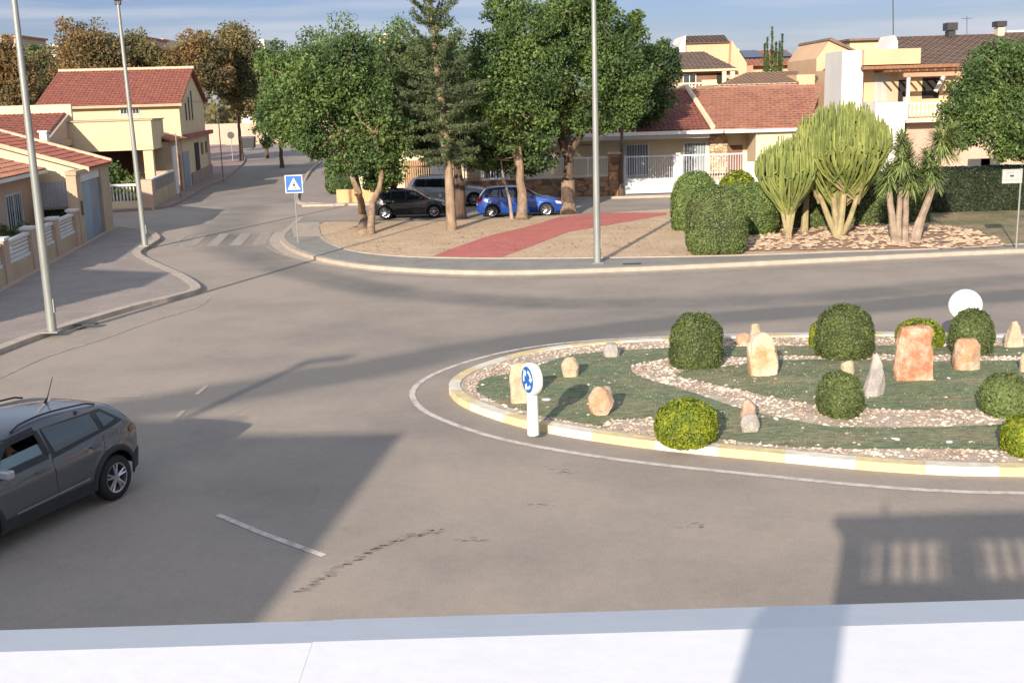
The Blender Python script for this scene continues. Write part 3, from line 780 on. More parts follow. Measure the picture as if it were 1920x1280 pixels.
# garage portal on the street
b = MB(); b.box(-0.22, 0.18, 11.35, 12.2, 0, 3.0, 0, ST); b.box(-0.22, 0.18, 16.3, 18.2, 0, 3.0, 0, ST); b.box(-0.24, 0.22, 11.3, 18.3, 3.0, 3.16, 0, ST)
b.build('garage_surround', M['tanr'], hA)
b = MB()
for i in range(14): b.box(0.04, 0.08, 12.21+i*0.145, 12.21+(i+1)*0.145-0.02, 0.10, 2.62, 0, ST)
b.build('garage_door', mat('pale_blue_metal', (0.26, 0.36, 0.44), rough=0.5, scale=1), hA)
tbox(0.03, 0.07, 14.26, 16.28, 0.10, 2.62, 'garage_door', M['bluedoor'], hA)
tbox(0.03, 0.12, 12.2, 16.3, 2.64, 3.0, 'lintel', M['white'], hA)
tbox(0.19, 0.24, 11.75, 11.95, 1.3, 1.9, 'letter_box', M['brownwall'], hA)
b = MB(); p = S(18.2, -0.6, 3.28); b.box(p.x-0.12, p.x+0.12, p.y-0.12, p.y+0.12, 3.28, 3.5); b.build('lamp', M['white'], hA)
# balustraded garden wall with white slats
gw = empty('garden_wall', S(0, 0), label='tan garden wall with white slatted panels between pillars on the left', cat='wall')
b = MB(); b.box(-0.12, 0.10, -26, 11.3, 0, 0.70, 0, ST); b.build('wall_base', M['tanr'], gw)
pil = [11.0-3.45*i for i in range(11)]
for s_ in pil:
    b = MB(); b.box(-0.20, 0.16, s_-0.30, s_+0.30, 0, 1.55, 0, ST); pp = b.build('pillar', M['pinkr'], gw)
    b = MB(); b.box(-0.24, 0.20, s_-0.34, s_+0.34, 1.55, 1.64, 0, ST); b.build('cap', M['white'], pp)
for i in range(10):
    s0, s1 = pil[i+1]+0.31, pil[i]-0.31
    b = MB()
    b.box(-0.09, 0.07, s0, s1, 0.701, 0.80, 0, ST); b.box(-0.11, 0.09, s0, s1, 1.38, 1.48, 0, ST)
    for k in range(4): b.box(-0.03, 0.02, s0, s1, 0.83+k*0.135, 0.93+k*0.135, 0, ST)
    b.build('slatted_panel', M['white'], gw)
b = MB()
b.box(0.101, 0.35, -26, 18.2, PZ, PZ+0.03, 0, ST); b.build('footing', M['pinkr'], gw)

# ---------------- middle left house (A2): red roof facing the camera
h2 = empty('house', S(31, -9), label='low house with red tiled roof squeezed between cream bungalow and yellow house', cat='house')
b = MB(); b.box(-18, -5.1, 28.6, 35.4, 0, 3.8, 0, ST)
b.ext([S(28.6, -5.1, 3.7), S(35.4, -5.1, 3.7), S(35.4, -5.1, 5.45), S(28.6, -5.1, 3.82)], -sb, 12.9); b.build('wall', M['pinkr'], h2)
b = MB(); tile_roof(b, S(28.3, -18, 3.86), S(28.3, -5.3, 3.86), S(35.2, -18, 5.5), S(35.2, -5.3, 5.5)); b.build('roof', M['tile'], h2)
tbox(-18, -4.95, 35.2, 35.6, 5.0, 6.0, 'parapet', M['cream_pale'], h2)
tbox(-5.3, -4.9, 28.4, 35.2, 3.6, 3.95, 'verge', M['tanr'], h2)
b = MB(); p = S(28.8, -5.1, 0); b.box(p.x-0.2, p.x+0.2, p.y-0.2, p.y+0.2, 3.9, 4.5); b.box(p.x-0.27, p.x+0.27, p.y-0.27, p.y+0.27, 4.5, 4.58); b.build('chimney', M['white'], h2)

# ---------------- yellow two-storey house (B)
hB = empty('house', S(50, -6), label='yellow two-storey house with long red ridge roof and solid balcony', cat='house')
b = MB(); b.box(-8.6, 0.25, 43.8, 58.2, 0, 6.05, 0, ST)
b.ext([S(43.8, 0.25, 6.0), S(58.2, 0.25, 6.0), S(51.0, 0.25, 8.2)], -sb, 8.85); b.build('wall', M['cream'], hB)
b = MB(); tile_roof(b, S(43.2, -9.0, 6.0), S(43.2, 0.55, 6.0), S(51.0, -9.0, 8.42), S(51.0, 0.55, 8.42))
tile_roof(b, S(58.8, 0.55, 6.0), S(58.8, -9.0, 6.0), S(51.0, 0.55, 8.42), S(51.0, -9.0, 8.42))
rf = b.build('roof', M['tile'], hB)
b = MB(); b.tube([S(51, -9.0, 8.46), S(51, 0.6, 8.46)], 0.13, 8); b.build('ridge_tiles', M['ridge'], rf)
tbox(-8.9, 0.5, 43.3, 43.8, 5.72, 5.90, 'eaves', M['tanr'], hB)
# balcony block
b = MB(); b.box(-7.2, -0.25, 34.6, 39.4, 3.15, 4.92, 0, ST); bl = b.build('balcony', M['cream'], hB)
b = MB(); b.box(-7.3, -0.15, 34.5, 39.5, 4.925, 5.0, 0, ST); b.build('coping', M['tanr'], bl)
tbox(-7.2, -0.26, 39.41, 43.79, 2.95, 3.25, 'slab', M['cream'], hB)
for t_ in (-0.62,): tbox(t_-0.28, t_+0.28, 34.75, 35.3, 0, 3.14, 'column', M['cream'], hB)
tbox(-8.5, -0.5, 41.2, 41.5, 0, 2.94, 'recess_wall', M['brownwall'], hB)
door(hB, ST, 'y', 41.2, -5.0, -3.9, 0.1, 2.3, M['darkmetal'])
window(hB, ST, 'y', 41.2, -8.0, -6.6, 0.9, 2.2, bars=0)
window(hB, ST, 'y', 43.8, -3.7, -2.3, 5.25, 5.65, bars=7, pm=M['pane'])
for k, s_ in enumerate((46.9, 48.7, 50.4)):
    h = 5.9+0.45*k
    tbox(0.253, 0.30, s_, s_+0.45, 4.7, min(h, 6.9), 'slit_window', M['darkmetal'], hB)
# street annex with small red roof
anx = hB
b = MB(); b.box(-2.2, 0.24, 38.3, 60.5, 0, 3.5, 0, lambda p: ST(p)); b.build('annex_wall', M['tanr'], anx)
b = MB(); tile_roof(b, S(38.0, 0.55, 3.52), S(44.6, 0.55, 3.52), S(38.0, -2.1, 4.35), S(44.6, -2.1, 4.35)); b.build('annex_roof', M['tile_o'], anx)
tbox(0.245, 0.6, 44.6, 60.6, 3.45, 3.75, 'cornice', M['tile'], anx)
tbox(0.245, 0.36, 38.5, 40.4, 0, 3.2, 'white_panel', M['white'], anx)
door(anx, ST, 'x', 0.24, 41.2, 42.2, 0.1, 2.5, M['wood'])
door(anx, ST, 'x', 0.24, 43.4, 46.6, 0.1, 2.6, M['bluedoor'], 'garage_door')
tbox(0.25, 0.30, 50.2, 52.6, 0.95, 3.0, 'tall_window', M['dark'], anx)
tbox(0.25, 0.30, 54.2, 55.4, 2.0, 2.9, 'small_window', M['brownwall'], anx)
tbox(0.25, 0.30, 57.0, 58.2, 2.0, 2.9, 'small_window', M['brownwall'], anx)
tbox(0.245, 0.33, 47.2, 60.5, 0, 0.95, 'plinth', M['pave_pink'], anx)

# low front wall along the street, side gate, pillar
lwl = empty('garden_wall', S(33.5, 0.3), label='low tan wall topped by grey panel in front of the yellow house', cat='wall')
tbox(0.12, 0.36, 29.6, 38.2, 0, 0.95, 'wall_base', M['tanr'], lwl)
tbox(0.17, 0.30, 29.6, 38.2, 0.95, 1.62, 'wall_panel', M['pave_grey'], lwl)
tbox(0.14, 0.34, 29.6, 38.2, 1.62, 1.70, 'coping', M['white'], lwl)
tbox(-0.45, 0.42, 28.6, 29.6, 0, 1.68, 'pillar', M['pinkr'], lwl)
gt = empty('balustrade', S(29, -1.6), label='white balustrade on a low wall across the side street corner', cat='balustrade')
tbox(-7.5, -0.5, 28.9, 29.1, 0, 0.52, 'base_wall', M['cream_pale'], gt)
tbox(-7.5, -0.5, 28.85, 29.15, 1.36, 1.48, 'rail', M['white'], gt)
for i in range(36):
    b = MB(); b.tube([S(29, -0.65-i*0.19, 0.52), S(29, -0.65-i*0.19, 0.75), S(29, -0.65-i*0.19, 1.1), S(29, -0.65-i*0.19, 1.36)], [0.035, 0.06, 0.03, 0.045], 6)
    b.build('baluster', M['white'], gt)
tbox(-2.1, -1.9, 28.85, 29.15, 0.521, 1.55, 'post', M['white'], gt)

# out of frame to the left: the house that shades the pavement
hn = empty('house', (-22, 16, 0), label='long house beyond the left edge that shades the pavement', cat='house')
b = MB(); b.box(-34, -18.2, 17.2, 19.8, 0, 7.2); b.box(-34, -18.6, 2, 17.19, 0, 4.4); b.build('wall', M['cream_pale'], hn)
b = MB(); tile_roof(b, (-18.0, 17.0, 7.2), (-18.0, 20.0, 7.2), (-25, 17.0, 8.2), (-25, 20.0, 8.2)); b.build('roof', M['tile'], hn)

# ---------------- our own building: terrace, rail, added shadow post
tb = empty('terrace_house', (4, -3, 0), label='white terrace house the view is taken from, its smooth white parapet across the bottom', cat='house')
b = MB(); b.box(-0.34, 14, -9, 0.72, 0, 4.05); b.build('wall', M['cream_pale'], tb)
# rail profile in (y, z): outer bevel falls away from the sun, inner face rises to the crease
yo, yi = 0.80, 0.715
zo = CH-0.4745*yo; zi = CH-0.4965*yi
prof = [(0.16, zi-0.03), (0.165, zi-0.012), (yi, zi), (yo, zo), (yo+0.004, zo-0.004), (yo+0.004, zo-0.13), (0.16, zi-0.17)]
xs_ = [-0.47, -0.1405, 14]
b = MB()
for i in range(2):
    x0, x1 = xs_[i], xs_[i+1]
    # the left length sits a hair lower than the right one: the joint seen in the paint
    dz = (-0.0006 if i == 0 else 0)
    b.ext([(x0, y, z+dz) for y, z in prof], (1, 0, 0), x1-x0-(0.0005 if i == 0 else 0))
rl = b.build('parapet', M['parapet'], tb)
zr = zi-0.17
b = MB(); b.box(-0.345, 14, 0.44, 0.72, 4.05, 4.44); b.build('curb', M['white'], tb)
px_ = [-0.345] + [0.95+1.30*i for i in range(10)]
for i, x in enumerate(px_):
    b = MB(); b.box(x, x+(0.24 if i == 0 else 0.30), 0.46, 0.70, 4.44, zr+0.02); b.build('pillar', M['white'], tb)
b = MB()
for i in range(len(px_)-1):
    x0 = px_[i]+(0.24 if i == 0 else 0.30); w_ = px_[i+1]-x0; nb_ = max(3, int(w_/0.195))
    for k in range(nb_):
        x = x0+w_*(k+0.5)/nb_
        b = MB(); b.tube([(x, 0.58, 4.44), (x, 0.58, 4.58), (x, 0.58, 4.70), (x, 0.58, 4.95), (x, 0.58, zr+0.01)], [0.038, 0.034, 0.050, 0.026, 0.038], 8); b.build('baluster', M['white'], tb)
pp_ = at(1478, 1276, zi-0.01); pb_ = Vector((pp_.x-0.3256*0.78, pp_.y-0.9455*0.78, 0))
b = MB(); b.tube([(pb_.x, pb_.y, 4.05), (pb_.x, pb_.y, 5.66), (pb_.x, pb_.y, 5.72)], [0.031, 0.031, 0.022], 12)
b.build('added_shadow_pole', M['white'], tb)  # unseen pole added to cast the viewer's shadow band on the parapet
b = MB(); b.box(-0.38, 14, -9, -4.2, 4.05, 4.6); b.build('rear_parapet', M['white'], tb)

# the neighbour to the left whose roof line throws the big shadow on the road
nb = empty('house', (-13, -6, 0), label='tall neighbouring house behind the viewer that throws the big road shadow', cat='house')
b = MB(); b.prism([(-8.70, -0.66), (-24, 0.2), (-25, -11), (-10.08, -11)], 0, 7.5)
b.prism([(-12.1, -0.50), (-15.2, -0.32), (-15.6, -6), (-12.6, -6)], 7.5, 7.9)
b.build('wall', M['cream_pale'], nb)
b = MB(); b.box(-20, -19, -6, -5, 7.5, 8.4); b.build('chimney', M['white'], nb)

# ---------------- right side: single-storey house with red roof
def X(px, py, Y): return wy(px, py, Y)
h1 = empty('house', (12, 71, 0), label='single-storey house with weathered clay roof split by white ridge, behind the white gates', cat='house')
YW = 68.0
xl, xr = X(1100, 300, YW).x, X(1500, 300, YW).x
zE = 3.55
b = MB(); b.box(xl-3, xr-0.2, YW, YW+9, 0, zE-0.15); b.box(X(1400,280,YW).x, xr-0.2, YW-2.5, YW, 0, zE-0.2); b.build('wall', M['cream_pale'], h1)
b = MB()
xh0, xh1 = X(1335, 243, 66.5).x, X(1290, 170, 73).x
xR0, xR1 = X(1493, 236, 66.5).x, X(1525, 163, 73).x
tile_roof(b, (xh0, 66.3, zE), (xR0+0.4, 65.3, zE), (xh1, 73.5, 5.85), (xR1+0.6, 73.5, 5.85))
b.build('roof', M['tile_o'], h1)
b = MB(); tile_roof(b, (xl-4, 66.5, zE-0.02), (xh0, 66.3, zE-0.02), (xl-2, 73.5, 5.80), (xh1, 73.5, 5.80)); b.build('roof', mat('dark_clay_tile', (0.30, 0.10, 0.07), c2=(0.19, 0.065, 0.05), scale=2.0, fine=0.15), h1)
b = MB(); b.tube([(xh0, 66.25, zE+0.10), (xh1, 73.5, 5.98)], 0.16, 6); b.tube([(xh1-1.6, 73.6, 5.92), (xh1+0.1, 73.6, 5.97)], 0.15, 6); b.build('ridge_tiles', M['cream_pale'], h1)
b = MB(); b.box(xl-4, xR0+0.5, 66.0, 66.28, zE-0.26, zE-0.06); b.box(xh0+0.5, xR0+0.5, 65.1, 66.0, zE-0.24, zE-0.07); b.box(xl-4, xh0-0.1, 66.6, 68.0, zE-0.5, zE-0.3); b.build('fascia', M['white'], h1)
for a, c in ((1172, 1217), (1281, 1325)):
    window(h1, None, 'y', YW, X(a, 300, YW).x, X(c, 300, YW).x, 0.9, 2.75, bars=9, pm=mat('pale_curtain_glass', (0.20, 0.24, 0.26), rough=0.15, scale=2))
door(h1, None, 'y', YW, X(1365,290,YW).x, X(1392,290,YW).x, 0.15, 2.5, M['brownwall'])
tbox(X(1330,300,YW).x, X(1362,300,YW).x, YW-0.25, YW-0.01, 0, zE-0.4, 'stone_pier', M['clad_l'], h1, T=None)

# white gates and white railings in front of it
gy = 64.2
def gate(x0, x1, y, zt, zs, label, nb_=18, grp=None, zb=0.0):
    g_ = empty('gate', ((x0+x1)/2, y, 0), label=label, cat='gate', group=grp)
    b = MB(); b.box(x0, x1, y-0.03, y+0.03, zb+0.18, zs); b.build('panel', M['shutter'], g_)
    b = MB(); b.box(x0, x0+0.12, y-0.045, y+0.045, zb, zt); b.box(x1-0.12, x1, y-0.045, y+0.045, zb, zt); b.box(x0+0.12, x1-0.12, y-0.04, y+0.04, zt-0.08, zt); b.box(x0+0.12, x1-0.12, y-0.045, y+0.045, zs-0.06, zs+0.02); b.build('frame', M['shutter'], g_)
    b = MB()
    for i in range(nb_):
        x = x0+0.12+(x1-x0-0.24)*(i+0.5)/nb_; b.box(x-0.014, x+0.014, y-0.014, y+0.014, zs+0.021, zt-0.081)
    b.build('bars', M['shutter'], g_); return g_
xs = [X(q, 320, gy).x for q in (1170, 1266, 1275, 1400)]
gate(xs[0], xs[1], gy, 2.25, 0.98, 'white sliding gate with solid lower panel right of the brown trunk', 20)
wp = MB(); wp.box(xs[1]+0.01, xs[2], gy-0.15, gy+0.15, 0, 2.35); o = wp.build('gate_pillar', M['white']); tag(o, 'plain white pillar between the white gate and railings', 'pillar')
gate(xs[2]+0.02, xs[3], gy, 2.25, 0.70, 'white railing on low panel half hidden by clipped bushes', 24)
ww = MB(); ww.box(xs[3]+0.01, X(1500,320,gy).x, gy-0.1, gy+0.1, 0, 1.75); o = ww.build('boundary_wall', M['white']); tag(o, 'white wall behind the small candelabra succulent', 'wall')
# stone-clad wall with white fence on top (behind the parked cars)
fy = 64.0
sw = empty('stone_wall', (-1, fy, 0), label='brown stone-clad wall with white railings behind the parked cars', cat='wall')
x0, x1, xp = X(872, 330, fy).x, X(1141, 330, fy).x, X(1164, 330, fy).x
tbox(x0, x1, fy-0.15, fy+0.15, 0, 1.15, 'wall_base', M['clad'], sw, T=None)
tbox(x1+0.01, xp, fy-0.22, fy+0.22, 0, 2.4, 'pillar', M['clad'], sw, T=None)
tbox(x1-0.02, xp+0.02, fy-0.26, fy+0.26, 2.4, 2.5, 'cap', M['tanr'], sw, T=None)
xx = X(876, 330, fy).x
tbox(xx, X(900,330,fy).x, fy-0.2, fy+0.2, 1.151, 2.35, 'pillar', M['clad_l'], sw, T=None)
b = MB()
b.box(X(900,330,fy).x, x1-0.02, fy-0.03, fy+0.03, 2.2, 2.27); b.box(X(900,330,fy).x, x1-0.02, fy-0.03, fy+0.03, 1.22, 1.28)
k = 0; q = X(900,330,fy).x
while q < x1-0.05:
    ww_ = 0.035 if k % 8 == 0 else 0.012
    b.box(q-ww_, q+ww_, fy-0.02, fy+0.02, 1.155, 2.2); q += 0.15; k += 1
b.build('railings', M['white'], sw)
tbox(x0-0.06, x0-0.01, fy-0.2, fy+0.2, 0, 2.5, 'post', M['white'], sw, T=None)
# wooden gate and white wall to its left
wg = empty('gate', (X(780,300,65.5).x, 65.5, 0), label='brown slatted wooden gate beside the bright white wall', cat='gate')
b = MB(); xa, xb = X(757,300,65.5).x, X(806,300,65.5).x; k = 0; q = xa
while q < xb: b.box(q, q+0.10, 65.47, 65.53, 0.2, 2.3); q += 0.125
b.build('slats', M['wood'], wg)
b = MB(); b.box(xa, xb, 65.53, 65.58, 0.4, 0.5); b.box(xa, xb, 65.53, 65.58, 1.9, 2.0); b.build('rails', M['wood'], wg)
b = MB(); b.box(xb+0.02, X(834,300,65.5).x, 65.3, 65.6, 0, 2.6); o = b.build('boundary_wall', M['white']); tag(o, 'short bright white wall right of the wooden gate', 'wall')
b = MB(); b.box(X(834,300,65.5).x+0.01, X(871,300,65.5).x, 65.3, 65.6, 0, 1.2); o = b.build('boundary_wall', M['tanr']); tag(o, 'low tan wall between the white wall and stone-clad wall', 'wall')
# low warm wall at the street corner under the leaning tree
b = MB(); b.box(X(632,375,64.6).x, X(757,375,64.6).x, 64.5, 64.75, 0, 0.85); o = b.build('boundary_wall', mat('ochre_render', (0.62, 0.40, 0.20), c2=(0.50, 0.31, 0.15), scale=1.2, fine=0.1)); tag(o, 'low ochre wall at the street corner behind the leaning tree', 'wall')
# house behind that wall, mostly hidden by crowns
hC = empty('house', (-3, 76, 0), label='house almost hidden behind the tree crowns, orange awning and pale wall', cat='house')
b = MB(); b.box(-9.0, X(1155,280,70).x, 70, 80, 0, 3.3); b.build('wall', M['cream_pale'], hC)
b = MB(); tile_roof(b, (-9.5, 69.4, 3.3), (X(1165,280,70).x, 69.4, 3.3), (-9.5, 75, 5.0), (X(1165,280,70).x, 75, 5.0)); b.build('roof', M['tile_o'], hC)
b = MB(); xa, xb = X(1086,260,68).x, X(1116,260,68).x; b.ext([(xa, 68, 2.75), (xb, 68, 2.75), (xb, 70, 3.2), (xa, 70, 3.2)], (0, 0, 1), 0.05); b.build('awning', mat('orange_cloth', (0.55, 0.22, 0.05), scale=2), hC)
window(hC, None, 'y', 70, X(1075,300,70).x, X(1110,300,70).x, 0.8, 2.3, bars=5)
window(hC, None, 'y', 70, X(905,300,70).x, X(950,300,70).x, 0.8, 2.3, bars=5)
b = MB(); b.box(X(700,200,95).x, X(722,200,95).x, 95, 101, 0, X(710,166,95).z); o = b.build('house', M['white']); tag(o, 'sliver of white house seen through the gap in the crowns', 'house')

# villa upper left of that group (R2)
Y2 = 92.0
v2 = empty('house', (18, 96, 0), label='cream villa with brown hipped roof and small rooftop block above the clay roof', cat='house')
def bxp(pxa, pxb, pya, pyb, Y, D, name, m, parent, dy=0.0):
    xa, xb = X(pxa, pya, Y).x, X(pxb, pya, Y).x; za, zb = X((pxa+pxb)/2, pyb, Y).z, X((pxa+pxb)/2, pya, Y).z
    b = MB(); b.box(xa, xb, Y+dy, Y+D, max(za, 0), zb); return b.build(name, m, parent)
bxp(1262, 1388, 128, 300, Y2, 9, 'wall', M['peach'], v2)
b = MB(); z0_, z1_ = X(1330,131,Y2).z, X(1330,96,Y2+4).z
tile_roof(b, (X(1255,131,Y2-0.8).x, Y2-0.8, z0_), (X(1382,131,Y2-0.8).x, Y2-0.8, z0_), (X(1255,96,Y2+5).x, Y2+5, z1_), (X(1318,96,Y2+5).x, Y2+5, z1_), pitch=0.35)
tile_roof(b, (X(1382,131,Y2-0.8).x, Y2-0.8, z0_), (X(1382,131,Y2-0.8).x+0.2, Y2+9, z0_), (X(1318,96,Y2+5).x, Y2+5, z1_), (X(1318,96,Y2+5).x, Y2+6, z1_), pitch=0.35)
b.build('roof', M['tile_b'], v2)
bxp(1262, 1382, 130, 134, Y2-0.85, 0.2, 'eaves', M['cream'], v2)
bxp(1274, 1345, 137, 168, Y2-0.01, 0.05, 'recess', M['brownwall'], v2)
wz0, wz1 = X(1290,163,Y2).z, X(1290,139,Y2).z
window(v2, None, 'y', Y2-0.07, X(1280,150,Y2).x, X(1305,150,Y2).x, wz0, wz1, mull=1)
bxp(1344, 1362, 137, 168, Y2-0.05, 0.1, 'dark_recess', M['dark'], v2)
bxp(1355, 1362, 134, 170, Y2-1.6, 0.3, 'column', M['cream_pale'], v2)
bxp(1370, 1378, 134, 170, Y2-1.6, 0.3, 'column', M['cream_pale'], v2)
b = MB(); xa, xb = X(1262,160,Y2-1.8).x, X(1344,160,Y2-1.8).x; za, zb = X(1300,171,Y2-1.8).z, X(1300,155,Y2-1.8).z
b.box(xa, xb, Y2-1.8, Y2-1.7, zb-0.12, zb); b.box(xa, xb, Y2-1.8, Y2-1.7, za-0.6, za)
q = xa
while q < xb: b.box(q, q+0.09, Y2-1.79, Y2-1.71, za, zb-0.12); q += 0.28
b.build('balcony_rail', M['cream_pale'], v2)
bxp(1316, 1344, 150, 170, Y2-1.85, 0.1, 'balcony_panel', M['cream'], v2)
# rooftop block
yb_ = Y2+8
bxp(1284, 1372, 80, 130, yb_, 6, 'tower_wall', M['peach'], v2)
b = MB(); za, zb = X(1325,80,yb_).z, X(1325,67,yb_+4).z
tile_roof(b, (X(1284,80,yb_).x, yb_-0.3, za), (X(1366,80,yb_).x, yb_-0.3, za), (X(1287,67,yb_+4).x, yb_+4, zb), (X(1358,67,yb_+4).x, yb_+4, zb), pitch=0.4)
b.build('tower_roof', M['tile_b'], v2)
b = MB(); q0, q1 = X(1270,92,yb_).x, X(1284,66,yb_).x
b.ext([(q0, yb_-0.4, 4), (q1, yb_-0.4, 4), (q1, yb_-0.4, X(1284,67,yb_).z), (q0+0.3, yb_-0.4, X(1275,80,yb_).z), (q0, yb_-0.4, X(1270,100,yb_).z)], (0, 1, 0), 6); b.build('gable_wall', M['white'], v2)
# sloped parapet down to the right
b = MB(); yb2 = Y2+7
b.ext([(X(1366,84,yb2).x, yb2, 4), (X(1400,120,yb2).x, yb2, 4), (X(1400,118,yb2).x, yb2, X(1400,118,yb2).z), (X(1372,76,yb2).x, yb2, X(1372,76,yb2).z)], (0, 1, 0), 3); b.build('side_wall', M['peach'], v2)

# pinkish house with solar panels behind the cypress (R3)
Y3 = 118.0
v3 = empty('house', (28, 124, 0), label='salmon house with clay roof and dark solar panels behind the cypress', cat='house')
bxp(1386, 1505, 122, 300, Y3, 12, 'wall', M['peach'], v3)
bxp(1386, 1412, 124, 160, Y3-3, 3, 'red_wall', mat('salmon_render', (0.62, 0.25, 0.16), scale=1), v3)
b = MB(); za, zb = X(1440,122,Y3).z, X(1440,95,Y3+6).z
tile_roof(b, (X(1384,122,Y3-1).x, Y3-1, za), (X(1508,120,Y3-1).x, Y3-1, za), (X(1386,95,Y3+6).x, Y3+6, zb), (X(1474,95,Y3+6).x, Y3+6, zb), pitch=0.45)
b.build('roof', M['tile_o'], v3)
ss = []
for (pa_, pb_) in ((1396, 1432), (1466, 1484)):
    b = MB(); c0 = (X(pa_,111,Y3+1.7).x, Y3+1.7); 
    f0 = 0.39; f1 = 0.9
    def rp(px_, f): return Vector((X(px_, 100, Y3+2).x, Y3-1+7*f, za+(zb-za)*f+0.16))
    b.ext([rp(pa_, f0), rp(pb_, f0), rp(pb_-2, f1), rp(pa_+2, f1)], (0, 0, 1), 0.06)
    b.build('solar_panel', mat('solar_panel', (0.02, 0.028, 0.05), rough=0.25, scale=3), v3)
bxp(1380, 1386, 92, 108, Y3-2, 0.8, 'chimney', M['cream_pale'], v3)
bxp(1490, 1497, 128, 136, Y3-0.05, 0.06, 'window_hole', M['brownwall'], v3)
# low weathered roof in front of it
v3b = empty('house', (24, 84, 0), label='low building with pale weathered tile roof just above the clay roof', cat='house')
bxp(1345, 1494, 157, 300, 82, 8, 'wall', M['tanr'], v3b)
b = MB(); za, zb = X(1420,160,82).z, X(1420,136,90).z
tile_roof(b, (X(1340,162,81.7).x, 81.7, za), (X(1497,158,81.7).x, 81.7, za), (X(1400,138,89).x, 89, zb), (X(1497,136,89).x, 89, zb), pitch=0.35); b.build('roof', mat('pale_tile', (0.50, 0.32, 0.21), c2=(0.36, 0.22, 0.15), scale=1.2, fine=0.15), v3b)
bxp(1494, 1528, 140, 160, 83, 6, 'terrace_wall', M['peach'], v3b)

# gabled house (R4)
Y4 = 98.0
v4 = empty('house', (32, 101, 0), label='cream gabled house left of the tall white wall block', cat='house')
b = MB()
b.ext([(X(1531,200,Y4).x, Y4, 0), (X(1600,200,Y4).x, Y4, 0), (X(1600,97,Y4).x, Y4, X(1600,97,Y4).z), (X(1557,74,Y4).x, Y4, X(1557,74,Y4).z), (X(1531,110,Y4).x, Y4, X(1531,110,Y4).z)], (0, 1, 0), 10)
b.build('wall', M['peach'], v4)
b = MB()
b.ext([(X(1553,78,Y4).x, Y4-0.3, X(1553,76,Y4).z), (X(1602,98,Y4).x, Y4-0.3, X(1602,98,Y4).z), (X(1602,98,Y4).x, Y4-0.3, X(1602,94,Y4).z), (X(1557,71,Y4).x, Y4-0.3, X(1557,71,Y4).z)], (0, 1, 0), 10.5)
b.build('roof', M['tile_b'], v4)
bxp(1594, 1656, 76, 100, Y4+6, 4, 'rear_wall', M['cream'], v4)
bxp(1592, 1658, 72, 76, Y4+5.5, 5, 'rear_roof', M['tile_b'], v4)
b = MB(); za, zb = X(1560,145,88).z, X(1560,118,93).z
tile_roof(b, (X(1526,147,87).x, 87, za), (X(1598,143,87).x, 87, za), (X(1560,122,93).x, 93, zb), (X(1600,118,93).x, 93, zb), pitch=0.35); b.build('porch_roof', M['tile_b'], v4)
bxp(1526, 1582, 146, 300, 88.5, 5, 'porch_wall', M['white'], v4)
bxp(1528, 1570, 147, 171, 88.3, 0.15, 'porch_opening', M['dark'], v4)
bxp(1534, 1542, 150, 168, 88.15, 0.1, 'column', M['cream_pale'], v4)
bxp(1554, 1558, 150, 168, 88.15, 0.1, 'column', M['cream_pale'], v4)

# big villa at the right (R5)
Y5 = 76.0
v5 = empty('house', (30, 82, 0), label='villa with tall white wall block, brown roof, timber porch and white balustrade', cat='house')
bxp(1580, 1620, 95, 330, Y5-1.5, 4, 'white_tower', M['white'], v5)
b = MB(); b.box(X(1618,200,Y5).x, X(1960,200,Y5).x, Y5, Y5+12, 0, X(1700,124,Y5).z); b.build('wall', M['peach'], v5)
bxp(1620.5, 1727, 92, 121, Y5-2.0, 6, 'parapet_block', M['peach'], v5)
b = MB(); za, zb = X(1800,124,Y5-1.4).z, X(1800,66,Y5+8).z
tile_roof(b, (X(1690,126,Y5-1.4).x, Y5-1.4, za), (X(1990,124,Y5-1.4).x, Y5-1.4, za), (X(1682,70,Y5+8).x, Y5+8, zb), (X(1990,66,Y5+8).x, Y5+8, zb), pitch=0.3)
rf = b.build('roof', M['tile_b'], v5)
b = MB(); b.ext([(X(1663,95,Y5+6).x, Y5+6, X(1663,95,Y5+6).z), (X(1693,95,Y5+6).x, Y5+6, X(1693,95,Y5+6).z), (X(1677,66,Y5+6).x, Y5+6, X(1677,66,Y5+6).z)], (0, 1, 0), 3); b.build('gable_wall', M['white'], v5)
bxp(1619, 1800, 122, 128, Y5-2.1, 2, 'eaves', M['wood'], v5)
bxp(1695, 1812, 135.5, 143, Y5-3.2, 0.2, 'porch_beam', mat('pink_wood', (0.50, 0.27, 0.17), scale=2), v5)
b = MB(); zc = X(1700,133,Y5-3).z
for q in range(12):
    xq = X(1640,130,Y5).x+q*0.55; b.box(xq, xq+0.08, Y5-3.2, Y5-0.01, zc-0.05, zc+0.08)
b.build('rafters', M['wood'], v5)
bxp(1702, 1707, 143, 195, Y5-3.2, 0.2, 'porch_column', M['white'], v5)
bxp(1638, 1664, 140, 192, Y5-0.02, 0.05, 'grey_screen', mat('grey_slats', (0.42, 0.42, 0.38), c2=(0.30, 0.30, 0.27), scale=1, stretch=(12, 12, 0.5)), v5)
bxp(1664, 1684, 140, 192, Y5-0.02, 0.05, 'brown_screen', M['tanr'], v5)
bxp(1685, 1701, 150, 192, Y5-0.02, 0.05, 'door', M['dark'], v5)
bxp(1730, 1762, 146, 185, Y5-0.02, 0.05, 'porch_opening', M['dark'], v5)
b = MB(); b.tube([X(1754,172,Y5-1.0), X(1772,140,Y5-1.0)], 0.14, 4); b.build('awning', M['white'], v5)
